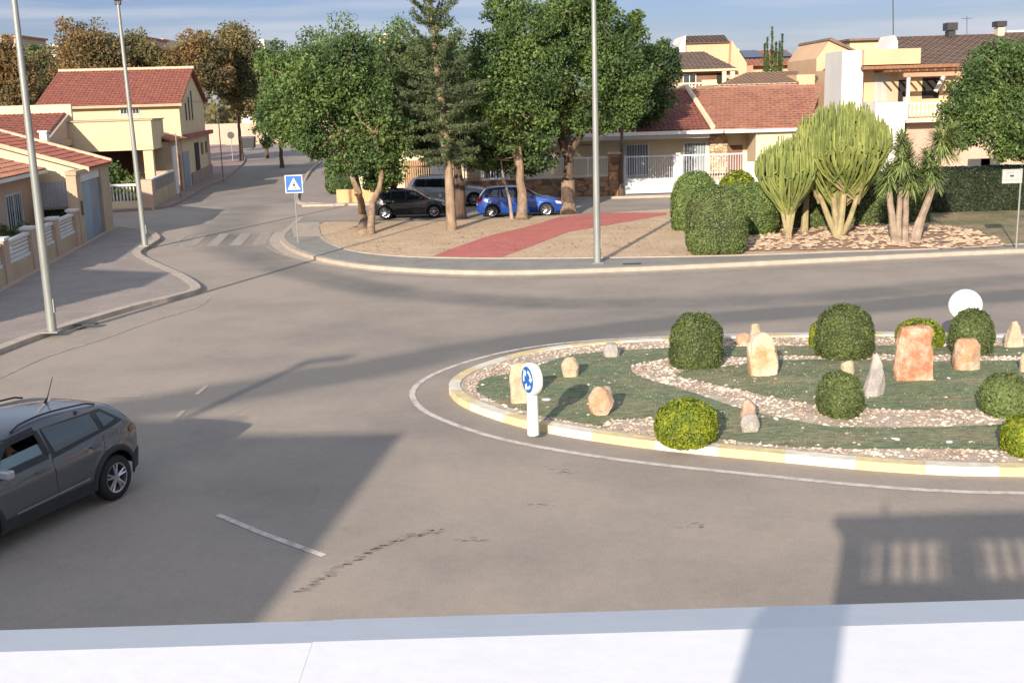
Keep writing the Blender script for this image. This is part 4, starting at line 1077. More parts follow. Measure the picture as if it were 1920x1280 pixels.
# balcony slab, wall, balustrade
yb5 = Y5-3.4
bxp(1642, 1698, 192, 330, yb5, 3.3, 'balcony_wall', M['white'], v5)
bxp(1698.3, 1704, 182, 225, yb5-0.1, 0.5, 'balcony_post', M['white'], v5)
bxp(1698.5, 1990, 218, 226, yb5, 3.3, 'balcony_slab', M['cream_pale'], v5)
b = MB(); xa, xb = X(1705,200,yb5).x, X(1900,200,yb5).x; za, zb = X(1740,217,yb5).z, X(1740,192,yb5).z
b.box(xa, xb, yb5, yb5+0.2, zb-0.1, zb); q = xa+0.1
while q < xb:
    b.tube([(q, yb5+0.1, za), (q, yb5+0.1, za+0.25), (q, yb5+0.1, (za+zb)/2+0.1), (q, yb5+0.1, zb-0.1)], [0.05, 0.085, 0.04, 0.06], 6); q += 0.26
b.build('balustrade', M['white'], v5)
bxp(1700, 1990, 226, 330, Y5-2.2, 2, 'ground_floor_wall', M['pinkr'], v5)
# chimneys and mast on the roof
def cham(pxa, pxb, p0, p1, p2, Y, pot, stk, par_):
    c = bxp(pxa, pxb, p1, p2, Y, 0.7, 'chimney', stk, par_)
    xa, xb = X(pxa-3, p0, Y).x, X(pxb+3, p0, Y).x
    b = MB(); zt, zb = X(pxa, p0, Y).z, X(pxa, p1, Y).z
    b.box(xa, xb, Y-0.15, Y+0.8, zb+0.02, zt); b.build('cowl', pot, c)
cham(1779, 1792, 43, 58, 70, Y5+7, M['darkmetal'], M['darkmetal'], v5)
cham(1872, 1884, 40, 51, 70, Y5+7.2, M['darkmetal'], M['cream_pale'], v5)
b = MB(); b.tube([X(1675,72,Y5+7), X(1674,-40,Y5+7)], 0.035, 6); b.build('mast', M['darkmetal'], v5)
b = MB(); b.tube([X(1813,68,Y5+8), X(1813,30,Y5+8)], 0.02, 5); p_ = X(1813,35,Y5+8); b.tube([p_+Vector((-0.4,0,0)), p_+Vector((0.4,0,0))], 0.015, 5); b.build('aerial', M['darkmetal'], v5)
# far skyline bits
def sky_house(pa_, pb_, p0, p1, Y, m, label, roof=None):
    h = empty('house', (X((pa_+pb_)/2, p0, Y).x, Y, 0), label=label, cat='house', group='distant houses on the skyline')
    bxp(pa_, pb_, p0, 260, Y, 12, 'wall', m, h)
    if roof: bxp(pa_-1, pb_+1, p0-3, p0+0.5, Y-0.5, 13, 'roof', roof, h)
    w_ = bxp(pa_+(pb_-pa_)*0.3, pa_+(pb_-pa_)*0.45, p0+4, p0+9, Y-0.03, 0.05, 'window', M['pane'], h)
sky_house(86, 112, 84, 90, 200, M['white'], 'distant white block left of the big autumn tree')
sky_house(0, 38, 70, 76, 220, M['pinkr'], 'distant reddish house at the far left edge of the skyline', M['tile_o'])
sky_house(250, 272, 72, 80, 190, M['pinkr'], 'distant red roofed house between two autumn trees', M['tile'])
sky_house(293, 306, 73, 80, 210, M['cream'], 'distant narrow cream house above the middle autumn trees')
sky_house(483, 495, 74, 90, 210, M['white'], 'distant pale tower right of the autumn trees')
sky_house(704, 735, 66, 80, 170, M['cream'], 'distant cream rooftop above the green trees', M['white'])
sky_house(1890, 1925, 60, 70, 150, M['cream_pale'], 'distant cream building at the top right corner', M['white'])
# end of the street
fw_ = MB(); a, c = at(452, 282, 0), at(515, 268, 0)
fw_.box(a.x-12, a.x+14, 172, 172.4, 0, 3.1); o = fw_.build('boundary_wall', M['pinkr']); tag(o, 'pinkish wall closing the far end of the street', 'wall')
hz_ = empty('house', (-43, 190, 0), label='cream house above the wall at the end of the street', cat='house')
bxp(470, 495, 209, 250, 188, 8, 'wall', M['cream'], hz_); bxp(452, 470, 212, 250, 190, 8, 'wing_wall', M['white'], hz_); bxp(468, 500, 205, 210, 187, 9, 'roof', M['tile_o'], hz_)

# far-off trees that read as one mass beyond the roofs
def far_wood():
    g = np.random.default_rng(3); out = []
    for i in range(150):
        Y = g.uniform(200, 300); px = g.uniform(-250, 720) if i < 95 else g.uniform(1150, 2100)
        p = wy(px, 200, Y); r_ = g.uniform(3.5, 6.5); hz_ = g.uniform(3.0, 6.2)
        q = g.normal(size=(130, 3)); q /= np.linalg.norm(q, axis=1, keepdims=True)
        out.append(np.array([p.x, Y, hz_*0.75]) + q*np.array([r_, r_, hz_*0.7])*g.uniform(0.6, 1.05, (130, 1)))
    return np.concatenate(out)
# ================================================================== VEGETATION
def leaves(name, pts, size, m, parent=None, asp=0.55, seed=1, nrm=None, tilt=1.0):
    """one small folded leaf spray per point"""
    g = np.random.default_rng(seed); N = len(pts); pts = np.asarray(pts, float)
    s = size*g.uniform(0.6, 1.35, (N, 1))
    d = g.normal(size=(N, 3)); d /= np.linalg.norm(d, axis=1, keepdims=True)
    if nrm is not None:
        d = np.cross(nrm + g.normal(size=(N, 3))*0.35*tilt, d); d /= np.linalg.norm(d, axis=1, keepdims=True)+1e-9
        e = np.cross(nrm + g.normal(size=(N, 3))*0.5*tilt, d)
    else:
        e = np.cross(d, g.normal(size=(N, 3)))
    e /= np.linalg.norm(e, axis=1, keepdims=True)+1e-9
    a = pts - d*s; b = pts + e*s*asp; c = pts + d*s; f = pts - e*s*asp
    V = np.stack([a, b, c, f], 1).reshape(-1, 3)
    me = bpy.data.meshes.new(name)
    me.vertices.add(4*N); me.vertices.foreach_set('co', V.astype(np.float32).ravel())
    me.loops.add(4*N); me.loops.foreach_set('vertex_index', np.arange(4*N, dtype=np.int32))
    me.polygons.add(N); me.polygons.foreach_set('loop_start', np.arange(0, 4*N, 4, dtype=np.int32)); me.polygons.foreach_set('loop_total', np.full(N, 4, dtype=np.int32))
    me.update(calc_edges=True); me.materials.append(m)
    o = bpy.data.objects.new(name, me); col.objects.link(o)
    if parent is not None:
        o.parent = parent; w = Matrix.LocRotScale(parent.location, parent.rotation_euler, parent.scale); o.matrix_parent_inverse = w.inverted()
    return o
def crown_pts(blobs, n, seed, sub=0.34, nsub=26, fill=0.25):
    """clumps of leaves on and inside each blob -> light and dark masses, ragged outline, gaps"""
    g = np.random.default_rng(seed); out = []
    vol = [b[3]*b[4]+b[4]*b[5]+b[3]*b[5] for b in blobs]; T = sum(vol)
    for b, v in zip(blobs, vol):
        c = np.array(b[:3]); r = np.array(b[3:6]); k = int(n*v/T)
        ns = max(6, int(nsub*(b[6] if len(b) > 6 else 1)))
        d = g.normal(size=(ns, 3)); d /= np.linalg.norm(d, axis=1, keepdims=True)
        sc_ = c + d*r*g.uniform(0.55, 0.98, (ns, 1)); sr = r.mean()*sub*g.uniform(0.6, 1.35, ns)
        w = sr**2; w /= w.sum()
        idx = g.choice(ns, int(k*(1-fill)), p=w)
        q = g.normal(size=(len(idx), 3)); q /= np.linalg.norm(q, axis=1, keepdims=True)
        out.append(sc_[idx] + q*(sr[idx][:, None])*g.uniform(0.45, 1.08, (len(idx), 1))*np.array([1, 1, 0.8]))
        kf_ = k-len(idx); q = g.normal(size=(kf_, 3)); q /= np.linalg.norm(q, axis=1, keepdims=True)
        out.append(c + q*r*g.uniform(0.2, 0.85, (kf_, 1))**0.7)
    return np.concatenate(out)
def blob(px, py, Y, rx, rz, ry=None, k=1.0):
    """crown mass centred where that spot is seen at distance Y; radii in metres"""
    p = wy(px, py, Y); return (p.x, p.y, p.z, rx, ry if ry else rx, rz, k)
def wob(pts, amt, seed):
    g = random.Random(seed)
    return [p if i in (0,) else Vector(p)+Vector((g.uniform(-amt, amt), g.uniform(-amt, amt), 0)) for i, p in enumerate(pts)]
def tree(base, blobs, n, size, lm, bm_, rad, limbs, label, group=None, seed=1, name='broadleaf_tree', sub=0.34, nsub=26, fork=None, cat='tree', fill=0.25):
    root = empty(name, base, label=label, cat=cat, group=group)
    b = MB()
    for k, l_ in enumerate(limbs):
        pts = [Vector(p) for p in l_]
        pts = catmull(pts, 0.5) if len(pts) > 2 else pts
        g = random.Random(seed*13+k); L = len(pts)
        r0_ = rad*(1 if k == 0 else 0.62)
        b.tube(wob(pts, rad*0.16, seed+k), [max(0.02, r0_*(1-0.72*i/max(1, L-1))*(1.25 if (i == 0 and k == 0) else 1)) for i in range(L)], 9)
    # branches out to the blobs
    g = random.Random(seed)
    top = Vector(limbs[0][-1])
    for bl in blobs:
        c = Vector(bl[:3])
        for j in range(3):
            e = c + Vector((g.uniform(-0.7, 0.7)*bl[3], g.uniform(-0.7, 0.7)*bl[4], g.uniform(-0.4, 0.8)*bl[5]))
            ls = min((Vector(l_[-1]) for l_ in limbs), key=lambda q: (q-e).length)
            mid = (ls+e)/2 + Vector((g.uniform(-0.2, 0.2), g.uniform(-0.2, 0.2), g.uniform(-0.1, 0.3)))
            b.tube([ls, mid, e], [rad*0.28, rad*0.16, rad*0.05], 5)
    b.build('trunk', bm_, root, smooth=True)
    leaves('crown', crown_pts(blobs, n, seed, sub, nsub, fill), size, lm, root, seed=seed)
    return root

# --- leaning tree at the left of the plaza
bs = at(684, 440, PZ)
tree(bs, [blob(600,150,50.5,1.75,1.7), blob(530,175,50.5,0.95,1.6), blob(535,240,50.3,0.7,1.0), blob(655,105,51,1.15,1.05), blob(690,230,50.5,1.5,1.4), blob(600,265,50,1.15,0.8), blob(700,295,50.8,1.25,1.05), blob(735,270,51,1.0,1.2), blob(640,305,50.2,0.9,0.55), blob(570,220,50,1.3,1.2), blob(715,335,50.8,0.85,0.5), blob(675,320,50.0,0.6,0.5), blob(660,180,51.5,1.5,1.6), blob(560,110,51,0.9,0.6), blob(515,215,50.8,0.7,1.0)],
     50000, 0.078, M['leaf'], M['bark'], 0.30,
     [[bs+Vector((0,0,-0.1)), at(680,415,PZ)+Vector((0,0,0.3)), wy(672,360,50), wy(655,320,50), wy(625,260,50)],
      [bs+Vector((0.25,0.1,-0.1)), wy(700,380,49.8), wy(715,330,50), wy(705,250,50)], [wy(672,365,50), wy(655,300,50.5), wy(610,200,50.5)]],
     'leaning tree with pale forked trunk at the left end of the plaza', seed=3, sub=0.40, nsub=22)
# low dark bush to its left (dark green clipped ball) and dark mass behind
def ball(px, py, zb, rx, rz, lm, label, n=3200, size=0.05, ry=None, name='clipped_bush', cat='bush', flat=0.0, group=None, seed=1, core=True, power=2.0, gz=None, low=-0.55):
    """clipped shrub: dark core of twigs and a dense coat of small leaves; px,py is its foot"""
    p = at(px, py, zb); ry = ry or rx
    root = empty(name, (p.x, p.y, zb), label=label, cat=cat, group=group)
    g = np.random.default_rng(seed)
    d = g.normal(size=(n, 3)); d /= np.linalg.norm(d, axis=1, keepdims=True)
    d = d[d[:, 2] > low]
    e = 2.0/power
    dd = np.sign(d)*np.abs(d)**e
    lump = np.array([noise.noise(Vector((x*2.1+seed, y*2.1, z*2.1))) + 0.6*noise.noise(Vector((x*5+seed, y*5, z*5))) for x, y, z in d])*0.075
    cz = zb + rz*(-low if low > -1 else 1)*0.98
    pts = np.array([p.x, p.y, cz]) + dd*np.array([rx, ry, rz])*(1+lump[:, None]+g.uniform(-0.05, 0.03, (len(d), 1))+0.05*(g.random((len(d), 1)) > 0.96))
    pts[:, 2] = np.maximum(pts[:, 2], zb+0.02)
    # core
    bmx = bmesh.new(); bmesh.ops.create_icosphere(bmx, subdivisions=4, radius=1)
    for v in bmx.verts:
        c = v.co.normalized(); s_ = Vector([math.copysign(abs(q)**e, q) for q in c])
        lp = 1+0.075*(noise.noise(Vector((c.x*2.1+seed, c.y*2.1, c.z*2.1)))+0.6*noise.noise(Vector((c.x*5+seed, c.y*5, c.z*5))))
        q = Vector((s_.x*rx, s_.y*ry, s_.z*rz))*0.94*lp
        v.co = Vector((q.x, q.y, max(q.z+cz-zb, 0.0)))
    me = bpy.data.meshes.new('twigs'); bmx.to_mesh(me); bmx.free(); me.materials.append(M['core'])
    o = bpy.data.objects.new('twigs', me); col.objects.link(o); o.parent = root
    leaves('foliage', pts, size, lm, root, seed=seed, nrm=d, asp=0.6)
    return root

# --- centre trees
def T_(px, py, z=PZ): return at(px, py, z)
b1 = T_(978, 412)
tree(b1, [blob(960,190,54,1.9,2.2), blob(930,110,54.5,1.5,1.6), blob(1010,130,54,1.5,1.8), blob(985,50,54.5,1.5,1.4), blob(925,215,53.5,1.3,1.4), blob(1015,240,54,1.0,1.0), blob(905,160,54,1.0,1.4), blob(950,270,53.8,0.9,0.6), blob(940,20,55,0.9,0.9)],
     42000, 0.080, M['leaf'], M['bark'], 0.27,
     [[b1-Vector((0,0,0.1)), wy(978,360,53.5), wy(972,290,53.6), wy(965,200,53.8)], [wy(974,310,53.6), wy(958,270,53.6), wy(940,190,53.8)]],
     'tall green tree with straight pale trunk in front of the blue car', group='green trees of the plaza', seed=5)
b2 = T_(1066, 400)
tree(b2, [blob(1075,150,56.5,2.0,2.3), blob(1110,60,57,1.9,2.0), blob(1060,50,56.5,1.6,2.0), blob(1165,150,57,1.6,1.9), blob(1060,225,56,1.2,1.0), blob(1140,215,57,1.3,1.0), blob(1100,-10,57,1.6,1.4), blob(1180,55,57.5,0.75,0.8), blob(1195,28,57.5,0.35,0.35), blob(1020,190,56,0.9,1.3)],
     50000, 0.082, M['leaf'], M['bark_d'], 0.33,
     [[b2-Vector((0,0,0.1)), wy(1065,350,56), wy(1067,290,56.2), wy(1060,230,56.2), wy(1070,140,56.5)], [wy(1067,290,56.2), wy(1100,230,56.5), wy(1140,140,57)], [wy(1067,300,56.2), wy(1050,250,56.2), wy(1040,150,56.5)]],
     'biggest green tree, thick dark trunk with pale painted-looking lower part', group='green trees of the plaza', seed=6)
# pale lower trunk sleeve (the bark is bleached up to head height)
o_ = MB(); o_.tube([b2-Vector((0,0,0.05)), wy(1065.5,372,56), wy(1065,338,56)], [0.415, 0.352, 0.335], 12)
for c in col.objects:
    if c.get('label', '').startswith('biggest green'): c['label'] = 'biggest green tree, dark upper trunk bleached pale near the ground'; pb = c
o_.build('bleached_bark', M['bark'], pb, smooth=True)
b3 = T_(862, 407)
tree(b3, [blob(860,190,55.5,1.5,1.8), blob(900,235,55.5,1.4,1.1), blob(880,285,55,1.7,0.55), blob(835,130,56,1.3,1.5), blob(960,295,56,1.9,0.6), blob(780,130,56,1.3,1.4), blob(760,200,56,1.0,1.2), blob(740,105,56,1.0,0.9)],
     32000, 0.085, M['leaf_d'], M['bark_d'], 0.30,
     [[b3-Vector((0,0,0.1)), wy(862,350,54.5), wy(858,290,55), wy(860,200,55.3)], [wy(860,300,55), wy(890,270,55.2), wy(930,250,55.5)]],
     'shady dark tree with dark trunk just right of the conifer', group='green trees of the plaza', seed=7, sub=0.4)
b4 = at(1165, 367, PZ)
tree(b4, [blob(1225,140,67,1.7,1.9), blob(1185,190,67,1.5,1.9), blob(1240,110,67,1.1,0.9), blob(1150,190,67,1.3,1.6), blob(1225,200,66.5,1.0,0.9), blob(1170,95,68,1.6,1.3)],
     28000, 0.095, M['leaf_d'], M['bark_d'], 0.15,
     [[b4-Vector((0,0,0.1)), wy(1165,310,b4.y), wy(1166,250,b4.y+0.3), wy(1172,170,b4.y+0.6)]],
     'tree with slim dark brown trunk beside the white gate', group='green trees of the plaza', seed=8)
b5 = T_(960, 411)
tree(b5, [blob(905,300,54,1.0,0.45), blob(1000,305,54.5,1.1,0.5)], 2600, 0.10, M['leaf_d'], M['bark_g'], 0.085,
     [[b5-Vector((0,0,0.1)), wy(955,370,53.6), wy(944,335,53.7), wy(940,300,53.8)]],
     'thin crooked young tree beside the straight pale trunk', seed=9, cat='tree')
# bushy mass behind the leaning tree and the dark car
b6 = at(735, 402, PZ)
tree(b6, [blob(725,320,58,1.0,0.75), blob(770,255,58.5,1.0,1.2), blob(800,210,58.5,1.2,1.6), blob(745,150,58.5,1.3,1.6), blob(800,265,58.5,0.9,0.8), blob(705,345,57.5,0.7,0.4)], 17000, 0.085, M['leaf_d'], M['bark_d'], 0.17,
     [[b6-Vector((0,0,0.1)), wy(738,360,57.5), wy(745,300,58), wy(760,220,58.5)]], 'dark crown filling the gap above the black car', seed=10)
ball(640, 363, 0.12, 0.95, 0.85, M['leaf_d'], 'low rounded dark bush at the street corner left of the leaning tree', n=2600, size=0.09, seed=21, low=-0.8)

# --- conifer with whorled branches
def conifer():
    base = T_(847, 431); root = empty('conifer_tree', base, label='tall tiered conifer with upswept feathery branches and bare straight trunk', cat='conifer')
    H_ = 11.6; tr = MB(); br = MB()
    tr.tube([base-Vector((0,0,0.1)), base+Vector((-0.03,0,3)), base+Vector((-0.35,0,7)), base+Vector((-0.62,0,H_))], [0.23, 0.18, 0.13, 0.03], 10)
    g = random.Random(12); pts = []
    def axis(h):
        f = h/H_; return base + Vector((-0.62*f**1.3, 0, h))
    lv = 3.2
    while lv < H_-0.3:
        irr = g.uniform(0.72, 1.12)
        f = (lv-3.2)/(H_-3.2); L = (1.9 if lv < 8.3 else 2.2)*(1-f)**0.55+0.35
        if lv < 4.2: L *= 0.8
        nb = 7; a0 = g.uniform(0, 6.28)
        for k in range(nb):
            a = a0+k*2*math.pi/nb+g.uniform(-0.2, 0.2); l_ = L*g.uniform(0.8, 1.1)
            rise = 0.05+1.05*f*f+0.25*f
            hj = g.uniform(-0.2, 0.2); p0 = axis(lv+hj); l_ *= irr*g.choice((0.6, 0.85, 1.0, 1.05, 1.1)); q = []
            for j in range(9):
                t = j/8; p = p0+Vector((math.cos(a)*l_*t, math.sin(a)*l_*t, l_*(rise*t*t*0.9-0.10*t*(1-f)))); q.append(p)
            br.tube(q, [0.024*(1-0.8*j/8) for j in range(9)], 4)
            dr = Vector((math.cos(a), math.sin(a), rise*0.7)).normalized(); sd = dr.cross(Vector((0,0,1))).normalized(); uu = sd.cross(dr)
            for j in range(int(230*l_/1.5)):
                t = g.random()**0.75; x = t*8; i = min(7, int(x)); c = q[i].lerp(q[i+1], x-i)
                wd = 0.26*(1-0.45*t)
                pts.append(c+sd*g.uniform(-wd, wd)+uu*g.uniform(-0.03, 0.10)+dr*g.uniform(-0.05, 0.05)-Vector((0,0,abs(g.gauss(0,0.07)))))
        lv += g.uniform(0.34, 0.66) if lv < 8 else g.uniform(0.5, 0.85)
    tr.build('trunk', M['bark'], root, smooth=True); br.build('branches', M['bark_d'], root)
    leaves('crown', [tuple(p) for p in pts], 0.085, M['leaf_o'], root, asp=0.26, seed=12)
conifer()

# --- autumn trees behind the left houses
def autumn(px, Y, pyt, pyb, halfw, lm, label, seed, n=9000, extra=()):
    gx = wy(px, (pyt+pyb)/2, Y); base = Vector((gx.x, Y, 0))
    zt, zb = wy(px, pyt, Y).z, wy(px, pyb, Y).z; H_ = zt-zb; hw = halfw*Y/FPX
    g = random.Random(seed); bl = []
    for k in range(9):
        a = g.uniform(-1, 1); f = g.uniform(0.12, 0.85)
        w_ = hw*(0.35+0.3*math.sin(f*3.14))
        bl.append((base.x+a*(hw-w_)*1.05, base.y+g.uniform(-1.5, 1.5), zb+H_*f, w_, w_, H_*0.22, 1))
    bl.append((base.x, base.y, zb+H_*0.5, hw*0.75, hw*0.7, H_*0.45, 1.5))
    bl.append((base.x+g.uniform(-0.3, 0.3)*hw, base.y, zt-H_*0.17, hw*0.35, hw*0.35, H_*0.16, 1))
    tree(base, bl, int(n*2.0), 0.14, lm, M['bark_d'], 0.22, [[base, base+Vector((0,0,(zb+zt)/4)), base+Vector((0.2,0,(zb+zt)*0.45))]], label, group='autumn trees behind the red roofs', seed=seed, sub=0.36, nsub=20, name='plane_tree', fill=0.3)
autumn(15, 104, 66, 205, 60, M['leaf_a'], 'rusty autumn tree cut by the left edge of the photo', 31, 9000)
autumn(95, 112, 92, 215, 62, M['leaf_a2'], 'lower yellowing tree left of the biggest autumn crown', 32, 6000)
autumn(160, 106, 26, 200, 82, M['leaf_a'], 'biggest rusty autumn tree rising above the long red roof', 33, 13000)
autumn(228, 112, 58, 190, 58, M['leaf_a2'], 'yellow-brown autumn tree tucked right of the biggest crown', 34, 6000)
autumn(302, 112, 80, 190, 62, M['leaf_a2'], 'lower olive autumn tree behind the middle of the red roof', 35, 6500)
autumn(372, 112, 56, 200, 62, M['leaf_a'], 'autumn tree behind the right end of the red roof', 36, 8000)
autumn(440, 118, 42, 220, 68, M['leaf_a2'], 'tall autumn tree over the street beyond the yellow house', 37, 11000)
autumn(490, 125, 85, 215, 34, M['leaf_a'], 'small autumn tree between the street trees and the leaning tree', 38, 4000)
# palm-like dark tuft and green tree fillers
b7 = Vector((wy(75, 110, 130).x, 130, 0))
tree(b7, [blob(75,105,130,1.6,1.6), blob(70,125,130,1.6,1.6)], 1500, 0.2, M['leaf_d'], M['bark_d'], 0.2, [[b7, b7+Vector((0,0,4)), b7+Vector((0,0,8))]], 'small dark green tree far behind the left lamp post', seed=39)
b8 = Vector((wy(500, 200, 105).x, 105, 0))
tree(b8, [blob(515,110,105,1.8,2.0), blob(535,170,105,2.2,3.0), blob(500,230,104,1.3,2.2)], 6000, 0.16, M['leaf'], M['bark_d'], 0.2, [[b8+Vector((1,0,0)), b8+Vector((1,0,3)), b8+Vector((1.2,0,5))]], 'green street tree standing behind the leaning tree', seed=40)
b9 = Vector((wy(640, 250, 84).x, 84, PZ))
tree(b9, [blob(640,120,84,3.4,3.2), blob(740,110,85,3.2,3.0), blob(850,150,86,3.6,3.6), blob(700,230,84,2.6,2.0)], 22000, 0.12, M['leaf'], M['bark_d'], 0.25, [[b9, b9+Vector((0,0,3)), b9+Vector((0.5,0,5))]], 'broad green tree in the garden behind the plaza trees', seed=41)

# --- cypress cluster
def cypress():
    base = Vector((wy(1450, 130, 108).x, 108, 0)); root = empty('cypress_tree', base, label='cluster of narrow dark cypress spires among the villa roofs', cat='cypress')
    pts = []; g = random.Random(5); b = MB()
    for px, pt, hw in ((1434,82,5), (1439,70,4), (1448,50,5), (1455,80,7), (1462,78,5), (1467,64,4), (1450,95,14), (1440,105,10), (1462,105,9)):
        x, zt = wy(px, pt, 108).x, wy(px, pt, 108).z
        b.tube([(x, 108, 0), (x, 108, zt-0.6)], [0.12, 0.03], 5)
        for k in range(520):
            f = g.random()**0.8; r_ = hw*108/FPX*(1-f)**0.45*(0.55+0.45*min(1, (1-f)*3)); a = g.uniform(0, 6.28)
            pts.append((x+math.cos(a)*r_*g.uniform(0.5, 1), 108+math.sin(a)*r_, 1.5+(zt-1.5)*f))
    b.build('trunk', M['bark_d'], root)
    leaves('crown', pts, 0.16, M['leaf_d'], root, asp=0.3, seed=5)
cypress()

# --- right tree
b10 = Vector((wy(1960, 440, 51).x, 51, PZ))
tree(b10, [blob(1870,150,51,1.7,1.5), blob(1900,110,51.5,1.3,1.0), blob(1930,190,51,1.9,2.2), blob(1820,200,50.5,1.2,1.1), blob(1860,240,50.3,1.5,1.1), blob(1790,215,50.5,0.85,0.7), blob(1830,165,51,0.9,0.8), blob(1800,265,50.2,0.8,0.5), blob(1915,280,50,0.9,0.6), blob(1875,285,50.2,0.6,0.45), blob(1980,120,52,2,2), blob(1985,250,51,1.6,1.6), blob(1850,105,52,0.8,0.55)],
     44000, 0.080, M['leaf'], M['bark'], 0.28, [[b10, b10+Vector((0,0,1.6)), b10+Vector((-0.4,0,3.2)), b10+Vector((-1.0,0,4.6))]], 'dense green tree filling the right edge above the dark hedge', seed=14, sub=0.38)

# --- candelabra succulents
def euphorbia(px, py, pxl, pxr, pyt, pyl, Y, n, label, seed, trunks, rad=0.040, stem_z=0.35):
    base = at(px, py, PZ); root = empty('candelabra_succulent', base, label=label, cat='succulent', group='candelabra succulents')
    g = random.Random(seed); b = MB(); s = MB()
    cx = (wy(pxl, 300, Y).x+wy(pxr, 300, Y).x)/2; hw = (wy(pxr, 300, Y).x-wy(pxl, 300, Y).x)/2
    zt = wy(px, pyt, Y).z; zl = wy(px, pyl, Y).z
    heads = []
    for (tx, ty, rr) in trunks:
        e = wy(tx, ty, Y+g.uniform(-0.3, 0.3)); heads.append(e)
        m1 = base.lerp(e, 0.5)+Vector((0, 0, -0.12*(e-base).length*abs(e.x-base.x)))
        b.tube(catmull([base+Vector((0,0,-0.05)), m1, e], 0.3), [rr*(1.15-0.4*q) for q in np.linspace(0, 1, len(catmull([base, m1, e], 0.3)))], 8)
    b.build('trunk', M['euph_t'], root, smooth=True)
    zv = zl+(zt-zl)*0.42                         # the arms fan out up to here, then stand upright
    for k in range(n):
        a = g.uniform(0, 6.283); rr = math.sqrt(g.random())
        if k < n*0.22: rr = g.uniform(0.86, 1.0)
        h = heads[k % len(heads)]
        x = cx+math.cos(a)*hw*rr; y = Y+math.sin(a)*hw*rr*0.95
        zb = h.z+0.25+(zv-h.z)*(0.30+0.70*rr**1.3)*g.uniform(0.75, 1.1)
        top = zl+(zt-zl)*(math.sqrt(max(0.02, 1-(rr*0.95)**2))*0.50+0.50)*g.uniform(0.88, 1.0)
        if top < zb+0.5: top = zb+g.uniform(0.5, 0.9)
        p0 = h+Vector((0, 0, g.uniform(-0.45, 0.05)))
        dx, dy = x-p0.x, y-p0.y
        line = catmull([p0, Vector((p0.x+dx*0.38, p0.y+dy*0.38, p0.z+(zb-p0.z)*0.30)), Vector((p0.x+dx*0.80, p0.y+dy*0.80, p0.z+(zb-p0.z)*0.68)), Vector((x, y, zb)), Vector((x+g.uniform(-.04,.04), y, (zb+top)/2)), Vector((x+g.uniform(-.06,.06), y, top))], 0.35)
        L = len(line); n0 = len(s.v); f0 = len(s.f)
        s.tube(line, [rad*(1.05-0.15*i/L) if i < L-1 else rad*0.35 for i in range(L)], 5)
        for fi in range(f0, len(s.f)):
            zc_ = sum(s.v[q][2] for q in s.f[fi])/len(s.f[fi])
            if zc_ < zb*0.2+p0.z*0.8+0.2*(k % 3): s.m[fi] = 1
        for q in range(g.choice((1, 2, 3))):
            zz = g.uniform(zb, max(zb+0.01, top-0.5)); a2 = g.uniform(0, 6.28); d = g.uniform(0.09, 0.16)
            x2, y2 = x+math.cos(a2)*d, y+math.sin(a2)*d; t2 = min(top*g.uniform(0.94, 1.01), zz+g.uniform(0.5, 1.3))
            s.tube([(x, y, zz), (x+math.cos(a2)*d*0.7, y+math.sin(a2)*d*0.7, zz+0.03), (x2, y2, zz+0.14), (x2, y2, t2-0.05), (x2, y2, t2)], [rad*0.7, rad*0.8, rad*0.9, rad*0.85, rad*0.3], 5)
    s.build('stems', [M['euph'], M['euph_t']], root)
euphorbia(1572, 447, 1492, 1662, 182, 375, 43.9, 430, 'large yellow-green candelabra succulent with spreading forked trunk', 2, [(1535,360,0.12), (1560,345,0.13), (1585,340,0.13), (1610,360,0.11), (1570,380,0.14)])
euphorbia(1478, 447, 1420, 1530, 252, 395, 43.6, 180, 'smaller candelabra succulent on a short pale trunk, left of the large one', 3, [(1478,395,0.13), (1462,375,0.08), (1492,375,0.08)])
euphorbia(1508, 436, 1480, 1525, 268, 375, 45.4, 16, 'dark trunked candelabra succulent squeezed between the other two', 4, [(1512,370,0.14)])

# --- yuccas
def yucca(trunks, heads, label, seed):
    base = at(*trunks[0][0], PZ); root = empty('yucca', base, label=label, cat='yucca', group='yuccas in the rock bed')
    b = MB()
    for pts, rr in [(t, t[-1]) for t in trunks]:
        Y = base.y; P3 = [at(pts[0][0], pts[0][1], PZ-0.03)] + [wy(q[0], q[1], Y) for q in pts[1:-1]]
        P3[0] = Vector((P3[0].x, Y, PZ-0.03)); c = catmull(P3, 0.3)
        b.tube(wob(c, 0.012, seed), [rr*(1.5-0.7*(i/len(c))**0.5) for i in range(len(c))], 8)
    b.build('trunk', M['bark_g'], root, smooth=True)
    g = random.Random(seed); V = MB()
    for (px, py, L, n, dy) in heads:
        c = wy(px, py, base.y+dy)
        for k in range(n):
            a = g.uniform(0, 6.28); el_ = g.uniform(-0.9, 1.2); l_ = L*g.uniform(0.75, 1.1)
            d = Vector((math.cos(a)*math.cos(el_), math.sin(a)*math.cos(el_), math.sin(el_)))
            sd = d.cross(Vector((0, 0, 1))); sd = sd.normalized() if sd.length > 0.01 else Vector((1,0,0))
            st_ = c+Vector((0, 0, g.uniform(-0.18, 0.25)))
            p = [st_, st_+d*l_*0.5+Vector((0,0,0.02)), st_+d*l_*0.85-Vector((0,0,0.05*l_)), st_+d*l_-Vector((0,0,0.14*l_))]
            w = [0.018, 0.028, 0.018, 0.002]; vs = []
            for q, ww_ in zip(p, w): vs += [q-sd*ww_, q+sd*ww_]
            V.add(vs, [(0,1,3,2),(2,3,5,4),(4,5,7,6)])
    V.build('leaf_rosette', M['leaf_y'], root)
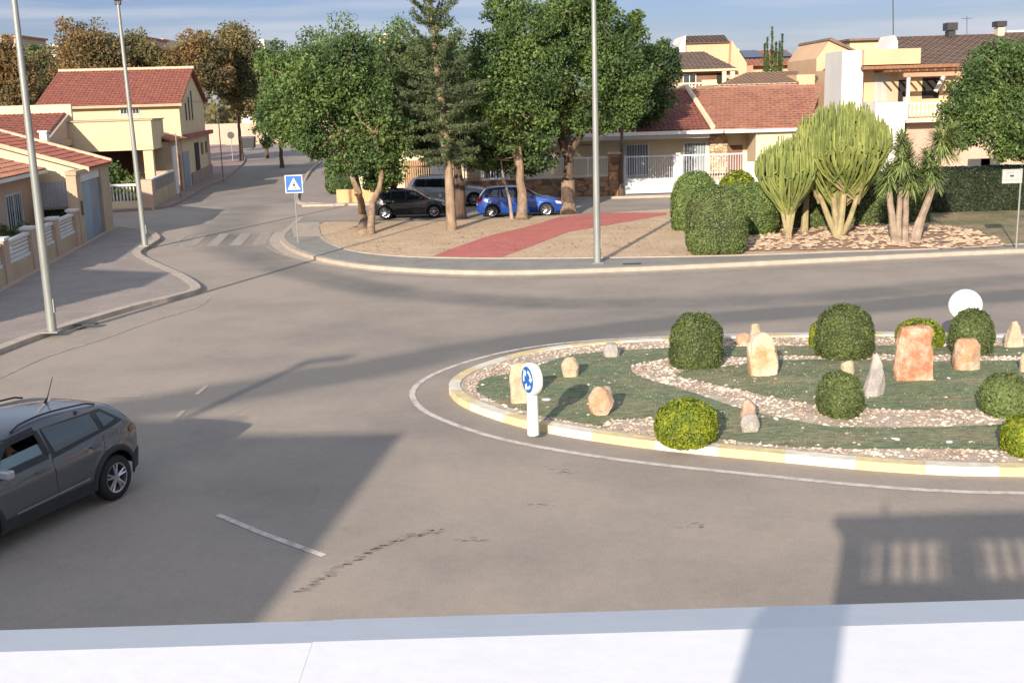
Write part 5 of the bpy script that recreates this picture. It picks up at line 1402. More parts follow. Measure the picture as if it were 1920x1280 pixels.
yucca([((1676,455), (1674,420), (1668,360), 0.12), ((1686,457), (1685,410), (1690,350), 0.10), ((1697,456), (1698,410), (1702,330), 0.10)],
      [(1694,305,0.85,420,0), (1668,335,0.7,300,0.15), (1708,338,0.7,300,-0.1), (1690,272,0.6,200,0)], 'clump yucca with several upright trunks right of the large succulent', 3)
yucca([((1712,455), (1725,420), (1742,370), (1750,348), 0.13), ((1706,455), (1715,430), (1728,400), 0.08)],
      [(1765,275,0.85,360,0.4), (1748,330,0.7,240,0), (1785,258,0.65,200,0.5), (1742,305,0.6,220,0.2)], 'yucca leaning right on a single pale trunk', 4)

# --- big clipped bushes left of the bed
ball(1303, 430, PZ, 0.95, 1.46, M['leaf_g'], 'bright green clipped bush furthest left of the planting bed', n=14000, size=0.045, seed=1, power=2.6, low=-0.6)
ball(1342, 473, PZ, 1.02, 1.30, M['leaf_h'], 'rounded clipped bush nearest the road, duller than the green bushes beside it', n=19000, size=0.040, seed=2, power=2.8, low=-0.75)
ball(1400, 438, PZ, 1.15, 1.15, M['leaf_g'], 'broad clipped bush behind the dull clipped one', n=16000, size=0.045, seed=3, power=2.6, low=-0.7)
ball(1382, 405, PZ, 1.0, 1.35, M['leaf_l'], 'loose yellow-green shrub behind the clipped bushes', n=3600, size=0.075, seed=4, low=-0.5)
# hedge behind the bed
def hedge(pxs, base_py, ztop, depth, lm, label, seed, n=9000, size=0.05):
    A, C = at(pxs[0], base_py[0], PZ), at(pxs[1], base_py[1], PZ); root = empty('hedge', (A+C)/2, label=label, cat='hedge')
    d = (C-A); L = d.length; d.normalize(); nn = Vector((-d.y, d.x, 0)); g = random.Random(seed)
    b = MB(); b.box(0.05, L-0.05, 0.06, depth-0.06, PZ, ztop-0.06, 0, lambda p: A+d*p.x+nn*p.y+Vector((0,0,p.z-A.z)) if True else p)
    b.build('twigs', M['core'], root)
    pts, nr = [], []
    for k in range(n):
        u = g.uniform(0, L); wv = 0.07*noise.noise(Vector((u*0.9, seed, 1)))
        f = g.random()
        if f < 0.48: v, z, q = 0, g.uniform(PZ, ztop), -nn
        elif f < 0.88: v, z, q = g.uniform(0, depth), ztop, Vector((0,0,1))
        elif f < 0.94: u, v, z, q = 0, g.uniform(0, depth), g.uniform(PZ, ztop), -d
        else: u, v, z, q = L, g.uniform(0, depth), g.uniform(PZ, ztop), d
        e = g.uniform(-0.06, 0.03)+wv+0.05*noise.noise(Vector((u*2, z*3, v*2)))
        p = A+d*u+nn*v; p.z = z; p = p+q*e; pts.append(tuple(p)); nr.append(tuple(q))
    leaves('foliage', pts, size, lm, root, seed=seed, nrm=np.array(nr), asp=0.6)
hedge((1440, 1745), (433, 418), 1.75, 2.4, M['leaf_c'], 'long clipped dark hedge behind the rock bed', 1, n=16000)
hedge((1752, 1990), (400, 392), 1.95, 2.2, M['leaf_x'], 'hedge with shade put into its dark leaf colour behind the dry lawn at the right', 2, n=12000)
hedge((1600, 1775), (397, 392), 1.8, 1.5, M['leaf_d'], 'dark hedge glimpsed behind the yuccas', 3, n=6000)
b = MB(); xa, xb = X(1660,325,56).x, X(2000,325,56).x; b.box(xa, xb, 58, 58.25, 0, X(1800,312,58).z); o = b.build('boundary_wall', M['white']); tag(o, 'long pale garden wall behind the right hedges', 'wall')
b = MB()
for q in (1715, 1842, 1862): 
    xq = X(q,300,58).x; b.box(xq-0.5, xq+0.5, 58.26, 58.6, 0, X(1800,300,58).z)
o = b.build('boundary_wall', M['cream_pale']); tag(o, 'row of short cream piers just behind the pale garden wall', 'wall')

# --- rock bed
g = random.Random(9); rp_ = []
bedp = catmull(bed, 0.5, True)
while len(rp_) < 1300:
    x, y = g.uniform(6, 18), g.uniform(37, 48)
    if not in_poly(bedp, x, y): continue
    pxy = 1
    if noise.noise(Vector((x*0.5, y*0.8, 2))) < -0.15 and g.random() < 0.7: continue
    rp_.append((x, y, PZ+0.05))
stones_mesh('rock_mulch', rp_, 0.135, M['rockbed'], flat=0.45, seed=8)

o = leaves('distant_trees', far_wood(), 0.75, M['leaf_a2'], None, seed=9); tag(o, kind='stuff')
# ================================================================== ISLAND STONES AND SHRUBS
def boulder(px, py, w, h, m, label, shape='round', seed=1, lean=0.0, d=None, sub=4, name='standing_stone', cat='stone', z=None):
    """px,py foot centre; w,h seen size in pixels"""
    p = at(px, py, 0.16); zb = bumpy(p)-0.03; p = at(px, py, zb+0.03)
    k = (p-CAMP).dot(fw)/FPX
    W_, H_ = w*k/2, h*k*1.03
    root_loc = (p.x, p.y, zb)
    bmx = bmesh.new(); bmesh.ops.create_cube(bmx, size=2)
    bmesh.ops.subdivide_edges(bmx, edges=bmx.edges[:], cuts=9, use_grid_fill=True)
    D_ = (d or 0.75)*W_
    D_ = max(D_, 0.07)
    g = random.Random(seed); off = Vector((g.uniform(0, 50), g.uniform(0, 50), g.uniform(0, 50)))
    for v in bmx.verts:
        c = v.co.copy(); t = (c.z+1)/2                         # 0 foot .. 1 top
        s = c.normalized()*1.15
        c2 = c.lerp(s, {'slab': 0.28, 'round': 0.75, 'point': 0.45, 'block': 0.45}[shape])
        x, y = c2.x, c2.y; tz = (c2.z+1)/2
        if shape == 'point': q = 1-0.72*max(0, tz)**1.1; x *= q; y *= q
        elif shape == 'slab': x *= 1-0.12*tz; 
        elif shape == 'block': x *= 1-0.28*tz
        n1 = noise.noise(Vector((x*0.9, y*0.9, tz*1.8))+off); n2 = noise.noise(Vector((x*2.4, y*2.4, tz*4.5))+off); n3 = noise.noise(Vector((x*6, y*6, tz*11))+off)
        f = 1+(0.10 if shape == 'slab' else 0.20)*n1+0.12*n2+0.05*n3
        # chipped facets
        q1 = round((x*0.7+tz)*2.2)/2.2; f += 0.05*noise.noise(Vector((q1*3, y, 0))+off)
        v.co = Vector((x*W_*f + lean*tz*H_, y*D_*f, tz*H_*(1+0.05*n1)))
    # split faces: shear the lump along random planes like broken rock
    for k in range(4 if shape == 'slab' else 12):
        nrm = Vector((g.uniform(-1, 1), g.uniform(-1, 0.6), g.uniform(-0.25, 0.8))).normalized()
        ext_ = [Vector((v.co.x/W_, v.co.y/D_, v.co.z/H_*2-1)).dot(nrm) for v in bmx.verts]; lim = max(ext_)*(g.uniform(0.90, 0.96) if shape == 'slab' else g.uniform(0.76, 0.94))
        for v, e_ in zip(bmx.verts, ext_):
            if e_ > lim:
                dlt = (e_-lim)*0.9; v.co.x -= nrm.x*dlt*W_; v.co.y -= nrm.y*dlt*D_; v.co.z -= nrm.z*dlt*H_/2
    sx = 2*W_/max(1e-3, max(v.co.x for v in bmx.verts)-min(v.co.x for v in bmx.verts)); sz = H_/max(v.co.z for v in bmx.verts)
    for v in bmx.verts:
        v.co.x *= sx; v.co.z *= sz
        v.co += Vector((noise.noise(v.co*9+off), noise.noise(v.co*9+off*2), noise.noise(v.co*9-off)))*0.012
    me = bpy.data.meshes.new(name); bmx.to_mesh(me); bmx.free(); me.materials.append(m)
    me.polygons.foreach_set('use_smooth', [True]*len(me.polygons))
    try: me.set_sharp_from_angle(angle=R(17))
    except Exception: pass
    o = bpy.data.objects.new(name, me); col.objects.link(o); o.location = root_loc
    tag(o, label, cat, 'stones set on the roundabout'); return o
so, ro, gs, ps = M['orange'], M['red_stone'], M['grey_stone'], M['stone']
boulder(975, 755, 36, 78, ps, 'flat pale stone standing just behind the roundabout sign', 'slab', 1, d=0.5)
boulder(1069, 706, 33, 40, ps, 'small smooth cream stone left of centre on the turf', 'round', 2)
boulder(1127, 776, 48, 56, so, 'rounded orange stone right of the roundabout sign', 'round', 3)
boulder(1147, 668, 32, 28, gs, 'small grey stone on the far left rim of the island', 'block', 4)
boulder(1427, 703, 58, 82, mat('cream_orange_stone', (0.66, 0.52, 0.38), c2=(0.50, 0.25, 0.12), scale=2.6, detail=9, fine=0.2, bump=0.8, bscale=9, lo=0.36, hi=0.6), 'bulky cream and orange stone between the two tall clipped bushes', 'block', 5, d=0.6)
boulder(1416, 650, 24, 46, ps, 'narrow whitish stone peeping above the bulky cream one', 'block', 6)
boulder(1391, 647, 26, 26, so, 'low orange stone on the far rim behind the bulky cream one', 'round', 7)
boulder(1712, 712, 74, 104, ro, 'tallest stone, a flat upright red-orange slab', 'slab', 8, d=0.35)
boulder(1637, 741, 42, 82, gs, 'pointed grey stone left of the red slab', 'point', 9, lean=0.06)
boulder(1589, 704, 26, 32, ps, 'little tan stone at the foot of the middle tall bush', 'round', 10)
boulder(1812, 692, 50, 60, M['orange'], 'pyramid-like tan stone in front of the right clipped bush', 'block', 11)
boulder(1405, 808, 38, 36, gs, 'low grey stone under a pinkish one, front middle of the turf', 'round', 12)
boulder(1404, 786, 30, 42, mat('pinkish_stone', (0.55, 0.36, 0.27), c2=(0.40, 0.24, 0.17), scale=3, fine=0.2, bump=0.8, bscale=9), 'pinkish stone perched just behind the low grey one', 'block', 13)
boulder(1898, 650, 36, 50, ps, 'jagged whitish stone on the far right rim', 'point', 14, d=0.7, lean=0.03)
boulder(1922, 697, 22, 42, ps, 'pale stone cut by the right edge of the photo', 'block', 15)
for i, (x, y, l_) in enumerate(((980, 754, 'small white rock at the foot of the pale stone slab'), (1025, 750, 'small white rock right of the roundabout sign post'), (1680, 824, 'flat white rock lying on the front turf strip'), (1778, 830, 'flat white rock on the turf near the right lime bush'), (908, 748, 'mossy little rock at the left tip of the turf'), (1455, 786, 'tiny white rock right of the stacked pinkish stone'))):
    boulder(x, y, 18 if i != 5 else 9, 7, M['white'] if i != 4 else gs, l_, 'round', 30+i, name='small_rock', cat='rock')
def ib(px, py, w, h, lm, label, n, size, seed, power=2.2, low=-0.6, name='clipped_bush'):
    p = at(px, py, 0.16); zb = bumpy(p)-0.02; k = (at(px, py, zb)-CAMP).dot(fw)/FPX
    rx = w*k/2; H_ = h*k*1.0
    rz = H_/(1-low*0.98) if low > -1 else H_/2
    # the view from above also shows the bush's depth
    return ball(px, py-0.20*w*0.45, zb, rx, rz, lm, label, n=n, size=size, seed=seed, power=power, low=low, name=name, group='clipped bushes on the roundabout')
ib(1305, 694, 100, 100, M['leaf_c'], 'dark clipped dome bush leftmost on the roundabout', 12000, 0.024, 51, 2.4, -0.55)
ib(1582, 678, 108, 100, M['leaf_c'], 'tallest dark round bush in the middle of the roundabout', 12000, 0.026, 52, 2.2, -0.6)
ib(1820, 668, 80, 84, mat('dull', (0,0,0)) if False else M['leaf_c'], 'dark egg-shaped bush in front of the white disc sign', 8000, 0.026, 53, 2.1, -0.6)
ib(1573, 786, 86, 84, M['leaf_c'], 'compact dark ball bush on the central gravel curve', 9500, 0.022, 54, 2.1, -0.7)
ib(1883, 786, 92, 82, M['leaf_h'], 'ragged grey-green ball bush at the right of the gravel curve', 5500, 0.030, 55, 2.0, -0.7)
ib(1287, 838, 116, 80, M['leaf_l'], 'bright lime ball bush in front by the kerb', 9000, 0.026, 56, 2.3, -0.65)
ib(1925, 858, 90, 74, M['leaf_l'], 'lime ball bush cut by the right edge', 6500, 0.026, 57, 2.3, -0.65)
ib(1532, 655, 30, 50, M['leaf_l'], 'small lime bush peeping left of the tallest round bush', 1500, 0.03, 58)
ib(1724, 655, 88, 50, M['leaf_l'], 'lime bush behind the red slab', 4000, 0.03, 59)

# ================================================================== STREET FURNITURE
def street_lamp(base, Hh, r0_, r1_, label, head_az=0.0, hl=1.0):
    """base: foot on the pavement; tapered mast, foot plate, flat lantern on top"""
    root = empty('street_lamp', base, label=label, cat='street lamp', group='tall grey street lamps')
    b = MBL(); b.tube([(0,0,0.02), (0,0,0.9), (0,0,Hh)], [r0_, r0_*0.93, r1_], 14); b.build('mast', M['metal'], root, smooth=True)
    b = MBL(); b.box(-0.2, 0.2, -0.2, 0.2, 0.0, 0.03); b.build('base_plate', M['metal'], root)
    b = MBL(); b.box(r0_-0.012, r0_+0.012, -0.05, 0.05, 0.5, 0.85); b.build('hatch', M['metal'], root)
    c, s = math.cos(head_az), math.sin(head_az)
    T = lambda p: Vector((p.x*c-p.y*s, p.x*s+p.y*c, p.z))
    b = MBL()
    b.box(-0.15, 0.95*hl, -0.14, 0.14, Hh+0.03, Hh+0.13, 0, T); b.box(-0.12, 0.12, -0.06, 0.06, Hh-0.15, Hh+0.03, 0, T)
    h = b.build('lantern', M['darkmetal'], root, bevel=0.03)
    b = MBL(); b.box(0.25*hl, 0.88*hl, -0.11, 0.11, Hh+0.012, Hh+0.029, 0, T); b.build('lens', M['headlamp'], h)
    return root
L1 = at(98, 622, PZ+0.01); L2 = at(272, 461, PZ+0.01); L3 = at(1120, 493, PZ+0.01)
# heights so the heads fall where seen
z2 = wy(222, 3, L2.y).z
street_lamp(L1, z2-PZ, 0.12, 0.062, 'nearest tall lamp post on the left pavement, cut by the top edge', R(20))
street_lamp(L2, z2-PZ, 0.12, 0.06, 'lamp post at the pavement corner whose lantern shows at the top', R(5))
street_lamp(L3, z2-PZ, 0.125, 0.07, 'lamp post at the plaza kerb in the middle of the photo', R(-60))
street_lamp(Vector((-13.4, -0.9, PZ)), z2-PZ, 0.13, 0.065, 'lamp post outside the left edge that draws the long thin shadow', R(20))
# lean the first two slightly as in the photo
for o in col.objects:
    if o.name.startswith('street_lamp'):
        if o.location.y > 40 and o.location.x < -10: o.rotation_euler = (0, R(-0.9), 0)
# slim poles along the yellow house and further signs
def pole(px, py, h, label, r=0.05, name='utility_pole'):
    p = at(px, py, PZ); b = MB(); b.tube([p-Vector((0,0,0.02)), p+Vector((0,0,h))], [r, r*0.8], 8); o = b.build(name, M['bark_g']); tag(o, label, 'pole'); return o
pole(340, 374, 4.0, 'slim brown pole in front of the low grey-panelled wall')
pole(419, 341, 4.6, 'slim brown pole at the end of the yellow house')
# pedestrian crossing sign
sp = at(559, 455, PZ)
sg = empty('crossing_sign', sp, label='blue square pedestrian crossing sign on a thin pole at the corner', cat='road sign')
b = MBL(); b.tube([(0,0,0), (0,0,2.72)], 0.028, 8); b.build('pole', M['metal'], sg, smooth=True)
hs = 0.355; zc = 2.36
def flat(poly, y, th=0.004):   # poly in (x, z), thin plate proud toward the camera
    b = MBL(); b.ext([(p[0], y, p[1]) for p in poly], (0, -1, 0), th); return b
sg.rotation_euler = (0, 0, R(-4))
b = MBL(); b.box(-hs, hs, -0.05, -0.03, zc-hs, zc+hs); pl = b.build('sign_plate', M['signwhite'], sg, bevel=0.004)
q = hs-0.03; flat([(-q, zc-q), (q, zc-q), (q, zc+q), (-q, zc+q)], -0.0505).build('blue_field', M['signblue'], pl)
flat([(-0.26, zc-0.22), (0.26, zc-0.22), (0.0, zc+0.25)], -0.055).build('white_triangle', M['signwhite'], pl)
b = MBL()
for poly in ([(-0.02,zc+0.02),(0.04,zc+0.02),(0.05,zc-0.08),(-0.03,zc-0.07)], [(-0.03,zc-0.06),(0.0,zc-0.06),(-0.05,zc-0.19),(-0.09,zc-0.19)], [(0.01,zc-0.07),(0.045,zc-0.07),(0.10,zc-0.18),(0.06,zc-0.19)],
             [(-0.02,zc+0.01),(-0.015,zc-0.02),(-0.075,zc-0.055),(-0.085,zc-0.035)], [(0.035,zc+0.01),(0.04,zc-0.02),(0.085,zc-0.055),(0.095,zc-0.035)]):
    b.ext([(p[0], -0.0595, p[1]) for p in poly], (0, -1, 0), 0.003)
b.ext([(0.012+0.035*math.cos(k*math.pi/5), -0.0595, zc+0.065+0.035*math.sin(k*math.pi/5)) for k in range(10)], (0, -1, 0), 0.003)
b.build('walking_figure', M['signblack'], pl)
b = MBL()
for i in range(5): b.box(-0.22+i*0.095, -0.165+i*0.095, -0.0585, -0.0552, zc-0.245, zc-0.225)
b.build('crossing_bars', M['signblack'], pl)
b = MBL(); b.box(-0.05, 0.05, -0.03, 0.03, zc-0.2, zc-0.16); b.box(-0.05, 0.05, -0.03, 0.03, zc+0.15, zc+0.19); b.build('bracket', M['metal'], sg)

# roundabout marker: white post with thick disc
def marker(px, py, az, post_h, disc_r, th, label, blue=True):
    p = at(px, py, 0.14); zb = 0.12
    root = empty('roundabout_sign', (p.x, p.y, zb), az, label=label, cat='road sign', group='white disc signs on the roundabout')
    b = MBL(); b.tube([(0,0,0), (0,0,post_h)], [0.098, 0.092], 20); b.build('post', M['whitep'], root, smooth=True)
    zc = post_h+disc_r*0.90
    b = MBL(); n = 40       # disc facing local -y
    ring = lambda r_, y: [(r_*math.cos(2*math.pi*k/n), y, zc+r_*math.sin(2*math.pi*k/n)) for k in range(n)]
    prof_ = [(disc_r-0.02, -th/2), (disc_r, -th/2+0.02), (disc_r*0.985, th/2-0.05), (disc_r*0.90, th/2)]
    vs = []; fs = []
    for r_, y in prof_: vs += ring(r_, y)
    for i in range(len(prof_)-1):
        for k in range(n): fs.append((i*n+k, i*n+(k+1) % n, (i+1)*n+(k+1) % n, (i+1)*n+k))
    fs += [tuple(range(n)), tuple(range(3*n, 4*n))]
    b.add(vs, fs); dk = b.build('disc', M['whitep'], root, smooth=True, angle=50)
    if blue:
        y = -th/2
        b = MBL(); rr = disc_r*0.80; b.ext([(rr*math.cos(2*math.pi*k/n), y-0.001, zc+rr*math.sin(2*math.pi*k/n)) for k in range(n)], (0,-1,0), 0.004); b.build('blue_face', M['signblue'], dk)
        for j in range(3):
            a0 = math.pi/2+j*2*math.pi/3; b = MBL(); ri, ro_ = rr*0.52, rr*0.74; m_ = 10
            pts_o = [(ro_*math.cos(a0-t), ro_*math.sin(a0-t)) for t in np.linspace(0.15, 1.35, m_)]; pts_i = [(ri*math.cos(a0-t), ri*math.sin(a0-t)) for t in np.linspace(1.35, 0.15, m_)]
            b.ext([(x_, y-0.0055, zc+z_) for x_, z_ in pts_o+pts_i], (0,-1,0), 0.003)
            a1 = a0-1.30; rm = (ri+ro_)/2
            tri = [((ri-0.05*rr/0.22)*math.cos(a1), (ri-0.05*rr/0.22)*math.sin(a1)), ((ro_+0.05*rr/0.22)*math.cos(a1), (ro_+0.05*rr/0.22)*math.sin(a1)), (rm*math.cos(a1-0.48), rm*math.sin(a1-0.48))]
            b.ext([(x_, y-0.0060, zc+z_) for x_, z_ in tri], (0,-1,0), 0.003)
            b.build('arrow', M['signwhite'], dk)
    return root
marker(1000, 812, R(-66), 0.70, 0.275, 0.16, 'white post with thick white disc showing a blue roundabout face', True)
marker(1806, 652, R(165), 0.62, 0.345, 0.16, 'plain white back of a disc sign behind the egg-shaped bush', True)
# grey sign seen from behind at the right
sp = at(1905, 466, PZ+0.015)
rs = empty('information_sign', sp, label='grey rectangular sign seen from behind on a thin pole at the right', cat='road sign')
b = MBL(); b.tube([(0,0,0), (0.02,0,2.68)], 0.03, 8); b.build('pole', M['metal'], rs, smooth=True)
b = MBL(); b.box(-0.62, 0.04, -0.02, 0.0, 2.20, 2.66); pl = b.build('sign_plate', M['signgrey'], rs)
b = MBL()
for (x0, x1, z0, z1) in ((-0.62,0.04,2.63,2.66), (-0.62,0.04,2.20,2.23), (-0.62,-0.59,2.23,2.63), (0.01,0.04,2.23,2.63), (-0.50,-0.1,2.56,2.585), (-0.50,-0.1,2.31,2.335), (-0.50,-0.475,2.335,2.56), (-0.125,-0.1,2.335,2.56)): b.box(x0, x1, -0.045, -0.021, z0, z1)
b.build('frame', M['signgrey'], pl)
b = MBL(); b.box(-0.36, -0.24, -0.05, -0.0215, 2.42, 2.47); b.build('bracket', M['darkmetal'], pl)
# far street furniture
sp = Vector((wy(433, 255, 118).x, 118, PZ)); rd = empty('round_sign', sp, label='distant round road sign seen from behind at the street end', cat='road sign')
b = MBL(); b.tube([(0,0,0), (0,0,2.9)], 0.04, 6); b.build('pole', M['metal'], rd)
b = MBL(); b.tube([(0,-0.05,2.6), (0,-0.02,2.6)], 0.36, 16); b.build('sign_plate', M['darkmetal'], rd)
cp = Vector((wy(465, 268, 150).x, 150, PZ)); ct = empty('rubbish_container', cp, label='dark rubbish container by the far pink wall', cat='container')
b = MBL(); b.ext([(-0.8,-0.6,0.15), (0.8,-0.6,0.15), (0.95,-0.6,1.35), (-0.95,-0.6,1.35)], (0,1,0), 1.2); b.build('body', M['plastic'], ct, bevel=0.03)
b = MBL(); b.ext([(-0.98,-0.65,1.36), (0.98,-0.65,1.36), (0.85,-0.65,1.6), (-0.85,-0.65,1.6)], (0,1,0), 1.3); b.build('lid', M['darkmetal'], ct)
for x_ in (-0.7, 0.7):
    b = MBL(); b.tube([(x_,-0.55,0.09), (x_,-0.45,0.09)], 0.09, 8); b.build('wheel', M['rubber'], ct)
# shrubs in the front-left garden and by the gate
def loose(p, rx, rz, lm, label, n, size, seed, name='garden_shrub'):
    root = empty(name, p, label=label, cat='shrub')
    b = MB()
    g = random.Random(seed)
    for k in range(5): b.tube([p, p+Vector((g.uniform(-.3,.3)*rx, g.uniform(-.3,.3)*rx, rz*0.9)), p+Vector((g.uniform(-.8,.8)*rx, g.uniform(-.6,.6)*rx, rz*1.6))], [0.03, 0.02, 0.008], 5)
    b.build('stems', M['bark_d'], root)
    leaves('foliage', crown_pts([(p.x, p.y, p.z+rz*1.05, rx, rx, rz, 1)], n, seed, 0.4, 14, 0.3), size, lm, root, seed=seed)
loose(S(5.5, -1.0, 0), 0.8, 0.8, M['leaf_h'], 'straggly shrub in the front garden behind the white slatted wall', 1800, 0.07, 61)
loose(S(12.6, -1.0, 0), 0.85, 0.62, M['leaf_d'], 'dark potted shrubs under the white grille of the bungalow', 1600, 0.06, 62)
loose(S(33.0, -2.6, 0), 0.9, 1.35, M['leaf'], 'leafy shrub beside the column of the yellow house', 2000, 0.08, 63)
loose(S(32.2, -1.2, 0), 0.8, 0.9, M['leaf_h'], 'brownish shrub behind the low grey-panelled wall', 1200, 0.08, 64)
loose(S(27.0, -4.4, 0) if False else S(30.2, -5.5, 0), 1.0, 0.75, M['leaf_d'], 'dark shrub behind the white balustrade', 1200, 0.08, 65)
# ================================================================== CARS
def interp(pts, x):
    if x <= pts[0][0]: return pts[0][1]
    for (a, b), (c, d) in zip(pts, pts[1:]):
        if x <= c: return b+(d-b)*(x-a)/(c-a+1e-9)
    return pts[-1][1]
def smooth_line(pts, k=10):
    out = catmull([Vector((p[0], 0, p[1])) for p in pts], 0.05)
    q = [(v.x, v.z) for v in out]; r_ = [q[0]]
    for a in q[1:]:
        if a[0] > r_[-1][0]+1e-4: r_.append(a)
    return r_
def car(name, sp, loc, rz, label, body, group=None):
    """x runs rear (0) to nose (L); the origin is the middle of the car on the ground"""
    L, Wd = sp['L'], sp['W']; top = smooth_line(sp['top']); bel = sp['belt']; sill = sp['sill']; wr = sp['wr']; ra = wr+sp.get('gap', 0.055)
    xr, xf = sp['axles']; x_off = L/2
    root = empty(name, loc, rz, label=label, cat='car', group=group)
    def plan(x):
        e = min(1, max(0, abs(x-L/2)-(L/2-0.75))/0.75)
        return Wd/2*(1-(0.23 if x < L/2 else 0.19)*e**2.4)
    def side(x, z):
        w = plan(x); b = interp(bel, x); zt = ztop(x)
        y = w*(0.955+0.045*min(1, max(0, (z-sill)/0.28)))
        if z > b-0.25: y -= 0.03*max(0, min(1, (z-(b-0.25))/0.25))
        if z > b: y -= sp['tumble']*(z-b)+0.10*(z-b)**2
        # shoulder crease and flared arches
        y += 0.014*math.exp(-((z-(b-0.17))/0.05)**2)
        for xc in (xr, xf):
            d = math.hypot(x-xc, (z-wr)); 
            if z < b and d < ra+0.16: y += 0.022*max(0, 1-abs(d-ra-0.03)/0.13)
        return y
    def ztop(x): return interp(top, x)
    def zbot(x):
        z = sill+0.05*(max(0, 0.35-x)/0.35)+0.04*(max(0, x-(L-0.4))/0.4)
        for xc in (xr, xf):
            d = abs(x-xc)
            if d < ra: z = max(z, wr+math.sqrt(ra*ra-d*d))
        return z
    xs = [0.0]
    while xs[-1] < L-1e-6:
        x = xs[-1]; near = any(abs(x-xc) < ra+0.06 for xc in (xr, xf)); st_ = 0.022 if (near or x < 0.45 or x > L-0.35) else 0.05
        xs.append(min(L, x+st_))
    NS, NT = 14, 7; rings = []
    for x in xs:
        zt = ztop(x); zb = min(zbot(x), zt-0.08); r_ = min(0.07, (zt-zb)*0.3); zs = zt-r_; ring = []
        for k in range(NS+1):
            z = zb+(zs-zb)*k/NS; ring.append((side(x, z), z))
        y0 = side(x, zs)
        for k in range(1, NT+1):
            f = k/NT; yy = y0*(1-f)
            drop = r_*(1-min(1, f*5))**2
            if f*5 < 1: yy = y0-0.06*(1-(1-f*5)**2)**0.5*0.9-0.0*f
            else: yy = (y0-0.054)*(1-(f-0.2)/0.8)
            ring.append((yy, zt-drop-0.035*(yy/max(y0, .1))**2))
        rings.append(ring)
    b = MBL(); NR = len(rings[0])
    win = sp.get('open')
    idx = {}
    for sgn in (1, -1):
        V = [(x-x_off, sgn*p[0], p[1]) for x, rg in zip(xs, rings) for p in rg]; fs = []; ms = []
        for i in range(len(xs)-1):
            for k in range(NR-1):
                xm = (xs[i]+xs[i+1])/2; zm = sum(rings[a][c][1] for a in (i, i+1) for c in (k, k+1))/4
                if win and sgn == win[0] and k < NS and inquad(win[1], xm, zm): continue
                clad = False and k < NS and (zm < sp['clad'](xm) or any(math.hypot(xm-xc, zm-wr) < ra+0.085 and zm < interp(bel, xm)-0.12 for xc in (xr, xf)))
                fs.append((i*NR+k, (i+1)*NR+k, (i+1)*NR+k+1, i*NR+k+1)); ms.append(1 if clad else 0)
        n0 = len(b.v); b.v += V
        for f, m_ in zip(fs, ms): b.f.append(tuple(q+n0 for q in f)); b.m.append(m_)
        # end caps
        for e in (0, len(xs)-1):
            mid = len(b.v); b.v += [(xs[e]-x_off, 0, rings[e][k][1]) for k in range(NR)]
            for k in range(NR-1): b.f.append((n0+e*NR+k, n0+e*NR+k+1, mid+k+1, mid+k)); b.m.append(0)
    bo = b.build('body', [body, M['plastic']], root, smooth=True, angle=38)
    # dark floor pan and wheel housings
    b = MBL(); b.box(0.15-x_off, L-0.15-x_off, -Wd/2+0.32, Wd/2-0.32, sill-0.06, sill+0.25)
    for xc in (xr, xf): b.box(xc-ra-0.03-x_off, xc+ra+0.03-x_off, -Wd/2+0.30, Wd/2-0.30, sill, wr+ra+0.02)
    b.box(xr+ra-x_off, xf-ra-x_off, -Wd/2+0.1, Wd/2-0.1, sill-0.01, sill+0.08)
    b.build('underbody', M['plastic'], root)
    # panels that lie on the skin
    def panel(quad, sgn, m, nm, off=0.006, par_=None, nu=14, nv=6):
        b = MBL(); V = []
        for j in range(nv+1):
            for i in range(nu+1):
                u, v = i/nu, j/nv
                x = (quad[0][0]*(1-u)+quad[1][0]*u)*(1-v)+(quad[3][0]*(1-u)+quad[2][0]*u)*v
                z = (quad[0][1]*(1-u)+quad[1][1]*u)*(1-v)+(quad[3][1]*(1-u)+quad[2][1]*u)*v
                V.append((x-x_off, sgn*(side(x, z)+off), z))
        b.add(V, [(j*(nu+1)+i, j*(nu+1)+i+1, (j+1)*(nu+1)+i+1, (j+1)*(nu+1)+i) for j in range(nv) for i in range(nu)])
        return b.build(nm, m, par_ or root, smooth=True)
    def top_panel(x0, x1, y0f, y1f, m, nm, off=0.007, inset=0.05):
        b = MBL(); V = []; nu, nv = 12, 10
        for j in range(nv+1):
            x = x0+(x1-x0)*j/nv; zt = ztop(x); sl = (ztop(x+0.01)-ztop(x-0.01))/0.02; n_ = Vector((-sl, 0, 1)).normalized()
            yw = side(x, zt-0.07)-inset
            fr = y0f+(y1f-y0f)*j/nv
            for i in range(nu+1):
                y = (-1+2*i/nu)*yw*fr; 
                V.append((x-x_off+n_.x*off, y, zt-0.035*(y/max(yw+inset, .1))**2+n_.z*off))
        b.add(V, [(j*(nu+1)+i, j*(nu+1)+i+1, (j+1)*(nu+1)+i+1, (j+1)*(nu+1)+i) for j in range(nv) for i in range(nu)])
        return b.build(nm, m, root, smooth=True)
